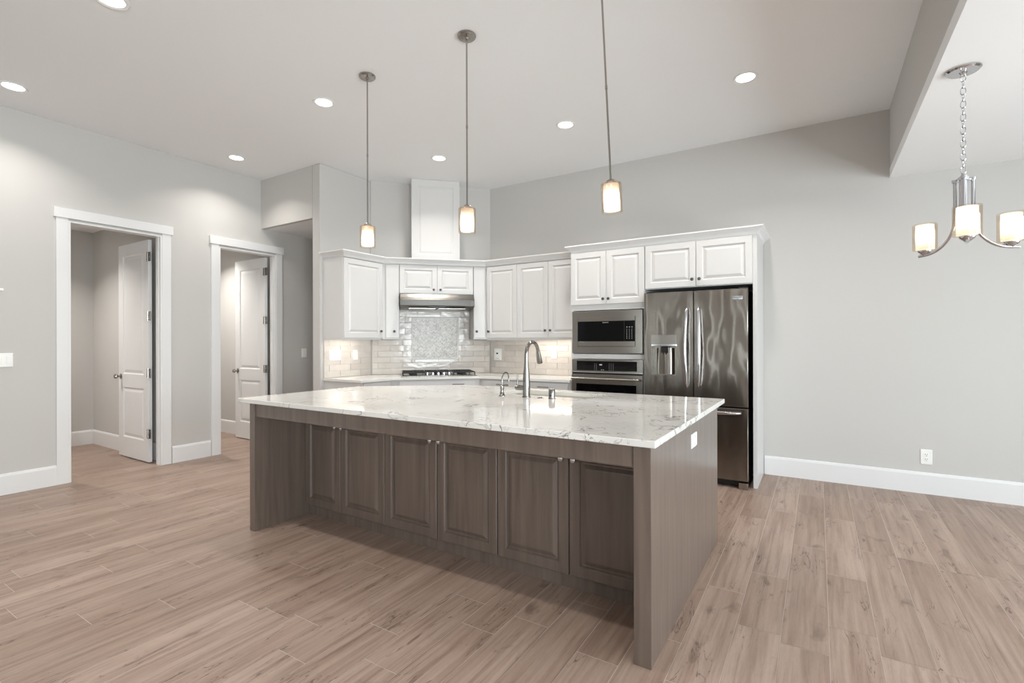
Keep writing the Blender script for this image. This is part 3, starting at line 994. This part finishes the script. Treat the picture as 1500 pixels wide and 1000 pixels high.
def text_mesh(name, s, size, m, parent, loc, ext=.0006, rot=(PI / 2, 0, 0)):
    c = bpy.data.curves.new(name, 'FONT'); c.body = s; c.size = size; c.align_x = 'CENTER'; c.align_y = 'CENTER'; c.extrude = ext
    t = bpy.data.objects.new(name, c); COL.objects.link(t)
    dg = bpy.context.evaluated_depsgraph_get()
    me = bpy.data.meshes.new_from_object(t.evaluated_get(dg)); me.name = name
    bpy.data.objects.remove(t)
    me.materials.clear(); me.materials.append(m)
    o_ = bpy.data.objects.new(name, me); COL.objects.link(o_); o_.parent = parent
    o_.location = loc; o_.rotation_euler = rot
    return o_
text_mesh('logo', 'FRIGIDAIRE', .013, M['greytext'], u, (-1.865, yF - .0048, 1.506))

# wall oven
u = rwall('wall_oven', 'stainless built in wall oven with black control panel under the microwave', 'oven')
obj('oven_frame', boxes((-2.247, -1.476, YT - .018, YT - .0005, .45, 1.126), (-2.22, -1.50, YT - .0005, -.08, .47, 1.11)), M['steel_side'], u, bevel=.002)
obj('control_panel', boxes((-2.19, -1.538, YT - .022, YT - .018, 1.008, 1.106)), M['blackglass'], u)
obj('keypad_markings', lambda bm: keypad(bm, -1.99, 1.080, 2, 5, .020, .016, YT - .022, .005), M['greytext'], u)
obj('keypad_markings', lambda bm: keypad(bm, -1.83, 1.080, 3, 5, .022, .016, YT - .022, .005), M['greytext'], u)
obj('keypad_markings', lambda bm: keypad(bm, -1.915, 1.02, 2, 1, .02, .016, YT - .022, .009), M['greytext'], u)
obj('display', boxes((-1.935, -1.905, YT - .0225, YT - .022, 1.062, 1.076)), M['greytext'], u)
obj('vent_lip', lambda bm: (box(bm, -2.247, -1.476, YT - .034, YT - .018, .985, .996)), M['chrome'], u, bevel=.002)
obj('vent_gap', boxes((-2.24, -1.48, YT - .021, YT - .018, .968, .985)), M['black'], u)
dr = obj('door', boxes((-2.245, -1.478, YT - .034, YT - .0185, .46, .966)), M['steel_side'], u, bevel=.003)
obj('window', boxes((-2.19, -1.540, YT - .036, YT - .034, .53, .868)), M['blackglass'], dr)
obj('handle', lambda bm: (tube(bm, [(-2.225, YT - .085, .925), (-1.498, YT - .085, .925)], .013, 14), tube(bm, [(-2.19, YT - .034, .925), (-2.19, YT - .085, .925)], .009, 10), tube(bm, [(-1.535, YT - .034, .925), (-1.535, YT - .085, .925)], .009, 10)), M['nickel'], dr, smooth=True)

# refrigerator
u = rwall('refrigerator', 'stainless french door refrigerator with water dispenser and bottom freezer', 'refrigerator')
yd0, yd1 = -.69, -.615       # door front / back
XF0, XF1, XM = -1.438, -.522, -.982
obj('cabinet_shell', boxes((XF0 + .004, XF1 - .004, yd1 + .006, -.03, .05, 1.765)), M['black'], u)
def fr_door(x0, x1, z0, z1, hole=None):
    def fn(bm):
        if not hole:
            box(bm, x0, x1, yd0, yd1, z0, z1)
        else:
            a_, b_, c_, d_ = hole
            box(bm, x0, a_, yd0, yd1, z0, z1); box(bm, b_, x1, yd0, yd1, z0, z1)
            box(bm, a_, b_, yd0, yd1, z0, c_); box(bm, a_, b_, yd0, yd1, d_, z1)
            bmesh.ops.remove_doubles(bm, verts=bm.verts[:], dist=1e-5)
    return fn
HOLE = (-1.372, -1.133, .985, 1.372)
d1 = obj('door', fr_door(XF0, XM - .003, .725, 1.778, HOLE), M['steel'], u)
d2 = obj('door', fr_door(XM + .003, XF1, .725, 1.778), M['steel'], u, bevel=.006)
d3 = obj('freezer_drawer', fr_door(XF0, XF1, .07, .712), M['steel'], u, bevel=.006)
def fr_handle(x, bow):
    def fn(bm):
        pts, rr = [], []
        for i in range(25):
            t = i / 24
            z = .885 + t * (1.622 - .885)
            out = .018 + .042 * math.sin(PI * t) ** .55
            pts.append((x + bow * .010 * math.sin(PI * t), yd0 - out, z))
            rr.append(.0225 * min(1, (min(t, 1 - t) / .06 + .15)) ** .5)
        tube(bm, pts, rr, 16, .7)
        tube(bm, [(x, yd0, .905), (x, yd0 - .03, .905)], .009, 10); tube(bm, [(x, yd0, 1.60), (x, yd0 - .03, 1.60)], .009, 10)
    return fn
obj('handle', fr_handle(-1.035, -1), M['chrome'], d1, smooth=True)
obj('handle', fr_handle(-.932, 1), M['chrome'], d2, smooth=True)
def fz_handle(bm):
    pts = [(-1.38 + (.80) * i / 16, yd0 - .02 - .035 * math.sin(PI * i / 16) ** .4, .672) for i in range(17)]
    tube(bm, pts, [.012 + .007 * math.sin(PI * i / 16) ** .5 for i in range(17)], 14)
    for x in (-1.35, -.61): tube(bm, [(x, yd0, .672), (x, yd0 - .035, .672)], .009, 10)
obj('handle', fz_handle, M['chrome'], d3, smooth=True)
h0, h1, h2, h3 = HOLE
dp = obj('dispenser', boxes((h0, h1, yd0 - .003, yd0 + .02, 1.285, h3), (h0, h0 + .004, yd0 - .002, yd1 - .002, h2, 1.265), (h1 - .004, h1, yd0 - .002, yd1 - .002, h2, 1.265), (h0, h1, yd0 - .004, yd1 - .002, h2, h2 + .012),
                            (h0 + .004, h1 - .004, yd1 - .010, yd1 - .002, h2 + .012, 1.285)), M['steel_side'], d1)
obj('dispenser_trim', boxes((h0, h1, yd0 - .006, yd0 + .02, 1.263, 1.285)), M['chrome'], d1, bevel=.003)
def recess(bm):
    lathe(bm, [(.085, 0), (.085, .25)], 20, Matrix.Translation(((h0 + h1) / 2, yd1 - .012, h2 + .012)) @ Matrix.Scale(.45, 4, (0, 1, 0)))
obj('recess_back', recess, M['steel'], d1, smooth=True)
obj('spout', boxes((-1.285, -1.215, yd0 + .012, yd1 - .012, 1.20, 1.262), (-1.27, -1.258, yd0 + .02, yd0 + .03, 1.185, 1.20), (-1.242, -1.23, yd0 + .02, yd0 + .03, 1.185, 1.20)), M['black'], d1, bevel=.004)
lp = obj('logo_plate', boxes((-.648, -.563, yd0 - .003, yd0, 1.680, 1.712)), M['chrome'], d2, bevel=.001)
text_mesh('logo_lettering', 'FRIGIDAIRE', .0145, M['black'], lp, (-.6055, yd0 - .0035, 1.697))
text_mesh('logo_lettering', 'GALLERY', .0085, M['black'], lp, (-.6055, yd0 - .0035, 1.685))
for xx in (-.60, -1.43): obj('top_hinge', boxes((xx, xx + .07, -.64, -.58, 1.765, 1.792)), M['black'], u)
obj('base_grille', boxes((XF0 + .02, -.60, -.63, -.60, .012, .062)), M['black'], u)
for xx in (-.60, XF0): obj('foot', boxes((xx, xx + .075, -.70, -.62, 0, .058)), M['nickel'], u, bevel=.004)

# ------------------------------------------------------------------ kitchen island
IL, IR, IF_, IBk = -3.37, -.565, 1.955, 3.47
u = thing('kitchen_island', 'large grey brown stained kitchen island with panelled doors and overhanging seating side', 'kitchen island')
ZT = .884
obj('side_panel', boxes((IR - .072, IR, IF_, IBk, 0, ZT)), M['stain'], u, bevel=.002)
obj('side_panel', boxes((IL, IL + .055, IF_, IBk, 0, ZT)), M['stain'], u, bevel=.002)
obj('apron', boxes((IL + .057, IR - .074, IF_ + .012, IF_ + .035, .795, ZT)), M['stain'], u)
YD = 2.37
obj('cabinet_body', boxes((IL + .057, IR - .074, YD, 3.575, .10, .688), (IL + .057, IR - .074, YD, 2.42, .688, ZT), (IL + .057, IR - .074, 3.545, 3.575, .688, ZT), (IL + .057, IR - .074, 2.42, 2.9, .86, ZT)), M['stain'], u)
obj('base_strip', boxes((IL + .057, IR - .074, YD + .018, 3.50, 0, .10)), M['stain'], u)
dx = [-3.315, -2.913, -2.467, -2.013, -1.563, -1.112, -.64]
dx = [-3.312, -2.912, -2.466, -2.012, -1.563, -1.112, -.642]
for i in range(6):
    a_, b_ = dx[i] + .003, dx[i + 1] - .003
    kx = b_ - .032 if i % 2 == 0 else a_ + .032
    add_door(u, a_, b_, .085, .745, YD, M['stain'], M['chrome'], kx, .695, 1.05)
for i in range(4):
    a_ = -3.30 + i * .665
    def bd(bm, a_=a_):
        nested(bm, -a_ - .66, -a_, .11, .85, [(0, -.017), (.003, -.02), (.06, -.02), (.066, -.010), (.10, -.018)], 0)
        bmesh.ops.rotate(bm, verts=bm.verts[:], cent=(0, 0, 0), matrix=Matrix.Rotation(PI, 3, 'Z'))
        bmesh.ops.translate(bm, verts=bm.verts[:], vec=(0, 3.576, 0))
    obj('door', bd, M['stain'], u)

CT = .914
SX0, SX1, SY0, SY1 = -2.12, -1.34, 3.16, 3.505
def island_top(bm):
    outer = [(-3.50, 1.945), (-.545, 1.945), (-.545, 3.64), (-2.76, 3.64), (-3.50, 3.03)]
    r = .045
    def arc(cx_, cy_, a0):
        return [(cx_ + r * math.cos(a0 + PI / 2 * i / 5), cy_ + r * math.sin(a0 + PI / 2 * i / 5)) for i in range(6)]
    hole = arc(SX1 - r, SY1 - r, 0) + arc(SX0 + r, SY1 - r, PI / 2) + arc(SX0 + r, SY0 + r, PI) + arc(SX1 - r, SY0 + r, 1.5 * PI)
    for z, flip in ((ZT + .0005, True), (CT, False)):
        ov = [bm.verts.new((p[0], p[1], z)) for p in outer]
        hv = [bm.verts.new((p[0], p[1], z)) for p in hole]
        es = [bm.edges.new((ov[i], ov[(i + 1) % len(ov)])) for i in range(len(ov))] + [bm.edges.new((hv[i], hv[(i + 1) % len(hv)])) for i in range(len(hv))]
        bmesh.ops.triangle_fill(bm, use_beauty=True, use_dissolve=False, edges=es)
        if flip: o0, h0_ = ov, hv
        else: o1, h1_ = ov, hv
    for A, B in ((o0, o1), (h0_, h1_)):
        for i in range(len(A)):
            j = (i + 1) % len(A)
            bm.faces.new((A[i], A[j], B[j], B[i]))
tag(obj('island_countertop', island_top, M['quartz'], bevel=.003), 'white quartz countertop with grey veins covering the kitchen island', 'countertop')

u = thing('undermount_sink', 'undermount sink set into the island countertop behind the tall faucet', 'sink', ((SX0 + SX1) / 2, (SY0 + SY1) / 2, ZT))
def sink(bm):
    a_, b_ = (SX1 - SX0) / 2 + .012, (SY1 - SY0) / 2 + .012
    prof = [(.0, -.001), (.006, -.17), (.03, -.186)]
    def ring(ins, z):
        return [bm.verts.new(v) for v in ((-a_ + ins, -b_ + ins, z), (a_ - ins, -b_ + ins, z), (a_ - ins, b_ - ins, z), (-a_ + ins, b_ - ins, z))]
    inner = [ring(*p) for p in prof]
    outer = [ring(-.012, -.001), ring(-.006, -.178), ring(.02, -.19)]
    for seq in (inner, outer):
        for A, B in zip(seq, seq[1:]):
            for k in range(4): bm.faces.new((A[k], A[(k + 1) % 4], B[(k + 1) % 4], B[k]))
        bm.faces.new(seq[-1])
    for k in range(4): bm.faces.new((inner[0][k], inner[0][(k + 1) % 4], outer[0][(k + 1) % 4], outer[0][k]))
obj('basin', sink, M['sinkm'], u)
obj('drain', lambda bm: lathe(bm, [(.045, 0), (.045, .004), (.03, .005), (0, .002)], 24, Matrix.Translation((0, 0, -.186))), M['chrome'], u, smooth=True)

# main faucet: spout towards +y
u = thing('kitchen_faucet', 'tall brushed steel pull down gooseneck faucet with side lever on the island', 'faucet', (-1.765, 3.035, CT))
fp = [(0, 0, 0), (0, 0, .06), (0, 0, .12), (0, 0, .16), (0, 0, .21), (0, 0, .26), (0, 0, .30)]
fr = [.027, .0265, .0255, .023, .0175, .0145, .0135]
R = .088
for i in range(1, 17):
    t = PI * .93 * i / 16
    fp.append((0, R - R * math.cos(t), .30 + R * 1.05 * math.sin(t))); fr.append(.0135)
obj('spout_body', lambda bm: tube(bm, fp, fr, 24), M['faucet'], u, smooth=True)
e1, e0 = Vector(fp[-1]), Vector(fp[-2])
dr_ = (e1 - e0).normalized()
obj('spray_head', lambda bm: tube(bm, [e1 - dr_ * .004, e1 + dr_ * .012, e1 + dr_ * .05, e1 + dr_ * .085, e1 + dr_ * .09], [.0145, .016, .0195, .021, .018], 24), M['faucet'], u, smooth=True)
obj('base_ring', lambda bm: lathe(bm, [(.031, 0), (.031, .006), (.027, .009)], 28), M['faucet'], u, smooth=True)
obj('lever', lambda bm: (tube(bm, [(-.02, 0, .066), (-.05, 0, .066), (-.085, 0, .066)], [.016, .019, .019], 18), tube(bm, [(-.072, 0, .075), (-.074, .0, .12), (-.077, 0, .168)], [.0075, .006, .0055], 12)), M['faucet'], u, smooth=True)

u = thing('filtered_water_tap', 'small two handled hooked water tap left of the tall faucet', 'faucet', (-1.955, 3.01, CT))
hp = [(0, 0, .03), (0, 0, .06), (0, 0, .115)]
for i in range(1, 13):
    t = PI * i / 12
    hp.append((0, .045 - .045 * math.cos(t), .125 + .045 * math.sin(t)))
hp.append((0, .09, .10))
obj('spout_body', lambda bm: tube(bm, hp, [.007] * 3 + [.0052] * 12 + [.0065], 14), M['faucet'], u, smooth=True)
obj('tap_base', lambda bm: lathe(bm, [(.025, 0), (.025, .004), (.017, .012), (.012, .04), (.015, .055), (.013, .075), (.006, .082)], 22), M['faucet'], u, smooth=True)
for s in (-1, 1):
    obj('handle', lambda bm, s=s: tube(bm, [(s * .008, 0, .078), (s * .03, 0, .083), (s * .052, 0, .082)], [.0045, .0042, .0055], 10), M['faucet'], u, smooth=True)

u = thing('air_gap', 'short chrome air gap cylinder right of the tall faucet', 'sink fitting', (-1.565, 3.04, CT))
obj('cap', lambda bm: lathe(bm, [(.026, 0), (.026, .004), (.0225, .006), (.0225, .062), (.019, .068), (0, .069)], 26), M['faucet'], u, smooth=True)
obj('vent_slot', boxes((-.010, .010, -.0232, -.0222, .02, .03)), M['slot'], u)
tag(obj('disposal_button', lambda bm: lathe(bm, [(.021, 0), (.021, .003), (.014, .004), (.014, .008), (0, .009)], 22, Matrix.Translation((-1.655, 3.035, CT))), M['faucet'], smooth=True), 'flat round disposal button between faucet and air gap', 'button')

# ------------------------------------------------------------------ switches and outlets
def wplate(name, lab, loc, rz, w, h, kind, gangs=1, group=None):
    """plate on the local plane y=0 facing -y"""
    cat = 'outlet' if kind in ('duplex', 'decora') else 'light switch'
    r = thing(name, lab, cat, loc, rz, group)
    obj('cover_plate', lambda bm: nested(bm, -w / 2, w / 2, -h / 2, h / 2, [(0, -.003), (.004, -.0065), (.006, -.0065)], -.0004), M['plate'], r)
    gw = w / gangs
    for g_ in range(gangs):
        cx_ = -w / 2 + gw * (g_ + .5)
        if kind == 'rocker':
            o_ = obj('rocker', lambda bm: (nested(bm, cx_ - .017, cx_ + .017, -.034, .034, [(0, -.0075), (.0015, -.0095), (.003, -.0095)], -.0065)), M['plate'], r)
        elif kind == 'decora':
            o_ = obj('receptacle', lambda bm: (nested(bm, cx_ - .017, cx_ + .017, -.034, .034, [(0, -.0075), (.0015, -.009), (.003, -.009)], -.0065)), M['plate'], r)
            for sx in (-.006, .006):
                for cz in (.02, -.016): obj('slot', boxes((cx_ + sx - .0012, cx_ + sx + .0012, -.0094, -.009, cz - .004, cz + .004)), M['slot'], o_)
        else:
            def fn(bm):
                for cz in (.020, -.020):
                    lathe(bm, [(.0165, 0), (.0165, .0025), (.015, .003), (0, .003)], 20, Matrix.Translation((cx_, -.0065, cz)) @ Matrix.Rotation(PI / 2, 4, 'X'))
            o_ = obj('receptacle', fn, M['plate'], r)
            for cz in (.020, -.020):
                for sx in (-.0065, .0065): obj('slot', boxes((cx_ + sx - .0015, cx_ + sx + .0015, -.010, -.0094, cz, cz + .009)), M['slot'], o_)
                obj('slot', boxes((cx_ - .0025, cx_ + .0025, -.010, -.0094, cz - .011, cz - .006)), M['slot'], o_)
    return r
wplate('light_switch', 'wide white rocker switch plate on the left wall beside the first doorway', (XL, 1.276, 1.162), R90, .165, .12, 'rocker', 3)
wplate('light_switch', 'single white rocker switch on the hallway wall past the second doorway', (XL, 4.228, 1.165), R90, .078, .122, 'rocker')
wplate('light_switch', 'triple white switch plate on the backsplash beside the pier', (XP + .0135, 3.81, 1.158), R90, .165, .122, 'rocker', 3)
wplate('power_outlet', 'white outlet on the backsplash between the triple switch and the cooktop corner', (XP + .0135, 4.11, 1.156), R90, .074, .12, 'decora')
wplate('power_outlet', 'white duplex outlet on the backsplash behind the arc of the faucet', (-2.77, YR - .0135, 1.163), 0, .082, .125, 'duplex')
wplate('power_outlet', 'white duplex outlet low on the empty wall right of the refrigerator', (.785, YR, .314), 0, .080, .128, 'duplex')
wplate('power_outlet', 'white outlet plate on the end panel of the island', (IR, 2.74, .783), PI / 2, .125, .074, 'decora')
u = thing('plug_in_alarm', 'white plug in gas alarm with small dark display on the backsplash', 'alarm', (-3.59, YR - .0135, 1.148))
obj('alarm_body', boxes((-.052, .052, -.036, -.0005, -.078, .078)), M['plate'], u, bevel=.006)
obj('display', boxes((-.014, .014, -.0372, -.036, .002, .020)), M['black'], u)
obj('vent_slots', boxes((-.03, .03, -.0368, -.036, -.052, -.048), (-.03, .03, -.0368, -.036, -.060, -.056)), M['greytext'], u)
tag(obj('wall_hook', lambda bm: (box(bm, XL, XL + .004, 1.27, 1.30, 1.762, 1.782), box(bm, XL + .003, XL + .016, 1.28, 1.29, 1.764, 1.770)), M['plate']), 'tiny white hook high on the left wall above the wide switch plate', 'hook')

# ------------------------------------------------------------------ recessed ceiling lights
def can_light(x, y, z, lab, power=11, group='recessed ceiling lights'):
    r = thing('recessed_light', lab, 'ceiling light', (x, y, z), 0, group)
    obj('trim_ring', lambda bm: lathe(bm, [(.066, -.002), (.084, -.008), (.090, -.004), (.090, 0)], 32, cap=False), M['trim'], r, smooth=True)
    obj('lens', lambda bm: lathe(bm, [(.070, -.0025), (0, -.0035)], 32, cap=False), M['led'], r)
    d = bpy.data.lights.new('downlight', 'AREA'); d.shape = 'DISK'; d.size = .13; d.energy = power; d.color = (1.0, .95, .89)
    d.spread = math.radians(125)
    o_ = bpy.data.objects.new('downlight', d); COL.objects.link(o_); o_.location = (x, y, z - .012)
    return r
can_light(-5.453, 1.245, ZC, 'recessed light nearest the left wall, above the first doorway side', 7.5)
can_light(-3.58, 1.24, ZC, 'recessed light cut by the top edge, over the floor left of the island')
can_light(-5.47, 3.03, ZC, 'recessed light in front of the hallway soffit', 7.5)
can_light(-3.58, 2.73, ZC, 'recessed light between the hallway soffit and the leftmost pendant')
can_light(-3.58, 4.235, ZC, 'recessed light in front of the white duct cover')
can_light(-2.02, 4.22, ZC, 'recessed light between the middle and right pendants')
can_light(-.475, 4.21, ZC, 'recessed light above the refrigerator, nearest the ceiling drop')
can_light(-2.02, 1.24, ZC, 'recessed light over the seating side of the island, above the picture edge', 6)
can_light(-.475, 1.24, ZC, 'recessed light right of the island seating side, beyond the upper picture edge', 6)
# unseen lamps of the side rooms, the first room's added to light its walls
for x, y in ((-7.2, 1.6), (-7.15, 3.3)):
    can_light(x, y, HT, 'unseen recessed light inside a side room beyond a doorway', 20, 'side room ceiling lights')

# ------------------------------------------------------------------ pendants
def pendant(x, y, lab, zb=2.035, tilt=None):
    r = thing('pendant_light', lab, 'pendant light', (x, y, ZC), 0, 'pendant lights above the island')
    H = ZC - zb
    obj('canopy', lambda bm: lathe(bm, [(.062, 0), (.062, -.010), (.055, -.018), (.02, -.021), (.012, -.032), (0, -.034)], 28), M['nickel'], r, smooth=True)
    rod = obj('rod', lambda bm: (lathe(bm, [(.0055, -.03), (.0055, -H + .185)], 12), lathe(bm, [(.007, -.62), (.007, -.60)], 12)), M['nickel'], r, smooth=True)
    obj('shade_cap', lambda bm: lathe(bm, [(.010, -H + .19), (.024, -H + .182), (.030, -H + .170), (.030, -H + .164), (0, -H + .164)], 24), M['nickel'], r, smooth=True)
    sh = obj('inner_shade', lambda bm: lathe(bm, [(.030, -H + .164), (.042, -H + .160), (.044, -H + .15), (.044, -H + .014)], 32, cap=False), M['frost'], r, smooth=True)
    obj('outer_glass', lambda bm: lathe(bm, [(.030, -H + .166), (.056, -H + .164), (.058, -H + .160), (.058, -H)], 36, cap=False), M['glass'], r, smooth=True)
    obj('bulb', lambda bm: lathe(bm, [(.012, -H + .163), (.014, -H + .12), (.022, -H + .105), (.022, -H + .085), (0, -H + .072)], 20), M['frost'], r, smooth=True)
    d = bpy.data.lights.new('pendant_bulb', 'POINT'); d.energy = 1.6; d.shadow_soft_size = .015; d.color = (1, .92, .82)
    o_ = bpy.data.objects.new('pendant_bulb', d); COL.objects.link(o_); o_.parent = r; o_.location = (0, 0, -H + .048)
    if tilt: r.rotation_euler = tilt
    return r
pendant(-2.94, 2.635, 'leftmost pendant light over the far end of the island')
pendant(-1.99, 2.64, 'middle pendant light, hanging beside the white duct cover')
pendant(-1.04, 2.64, 'rightmost pendant light, slightly tilted rod, canopy above the picture edge', tilt=(.022, -.040, 0))

# ------------------------------------------------------------------ chandelier
fwd = Vector((-math.sin(math.radians(31.84)), math.cos(math.radians(31.84)), 0))
CX = (.659, 3.498)
ch = thing('chandelier', 'chrome three arm chandelier with cream glass shades hanging by a chain', 'chandelier', (CX[0], CX[1], ZD))
obj('canopy', lambda bm: lathe(bm, [(.075, 0), (.075, -.006), (.066, -.014), (.02, -.018), (.012, -.026), (0, -.028)], 32), M['chrome'], ch, smooth=True)
def chain(bm):
    z = -.024
    i = 0
    while z > -.545:
        pts = []
        a_, b_ = .011, .021
        for k in range(17):
            t = 2 * PI * k / 16
            p = (a_ * math.cos(t), 0, b_ * math.sin(t)) if i % 2 == 0 else (0, a_ * math.cos(t), b_ * math.sin(t))
            pts.append((p[0], p[1], z - b_ + p[2]))
        tube(bm, pts, .0022, 6, cap=False)
        z -= .035
        i += 1
obj('chain', chain, M['chrome'], ch, smooth=True)
obj('hub', lambda bm: (lathe(bm, [(.006, -.55), (.012, -.565), (.026, -.575), (.026, -.590), (.018, -.592), (.0175, -.80), (.022, -.81), (.022, -.83), (.008, -.84), (.008, -.86), (0, -.862)], 24)), M['chrome'], ch, smooth=True)
base_ang = math.radians(31.84)
for deg, nm in ((96, 'a'), (231, 'b'), (-10, 'c')):
    ang = base_ang + math.radians(deg)
    c_, s_ = math.cos(ang), math.sin(ang)
    RA = .22
    path = [(c_ * .045, s_ * .045, -.585), (c_ * .045, s_ * .045, -.70), (c_ * .046, s_ * .046, -.78)]
    for i in range(1, 13):
        t = (PI / 2) * i / 12
        path.append((c_ * (.046 + (RA - .046) * (1 - math.cos(t))), s_ * (.046 + (RA - .046) * (1 - math.cos(t))), -.78 - .17 * math.sin(t)))
    path.append((c_ * (RA + .035), s_ * (RA + .035), -.951))
    arm = obj('arm', lambda bm: (tube(bm, path, .0085, 12), lathe(bm, [(.014, -.575), (.014, -.59)], 16, Matrix.Translation((c_ * .045, s_ * .045, 0))), box(bm, -.001, .001, -.001, .001, -.58, -.579),
                                 tube(bm, [(0, 0, -.583), (c_ * .045, s_ * .045, -.583)], .006, 8)), M['chrome'], ch, smooth=True)
    mt = Matrix.Translation((c_ * RA, s_ * RA, -.952))
    obj('shade_cup', lambda bm: lathe(bm, [(.006, -.004), (.01, .002), (.030, .018), (.034, .026), (.034, .030), (0, .030)], 24, mt), M['chrome'], arm, smooth=True)
    obj('inner_shade', lambda bm: lathe(bm, [(.030, .032), (.042, .036), (.042, .175)], 32, mt, cap=False), M['frost'], arm, smooth=True)
    obj('outer_glass', lambda bm: lathe(bm, [(.034, .031), (.056, .032), (.057, .036), (.057, .180)], 36, mt, cap=False), M['glass'], arm, smooth=True)
    d = bpy.data.lights.new('chandelier_bulb', 'POINT'); d.energy = 0.5; d.shadow_soft_size = .015; d.color = (1, .91, .80)
    o_ = bpy.data.objects.new('chandelier_bulb', d); COL.objects.link(o_); o_.parent = arm; o_.location = (c_ * RA, s_ * RA, -.952 + .115)
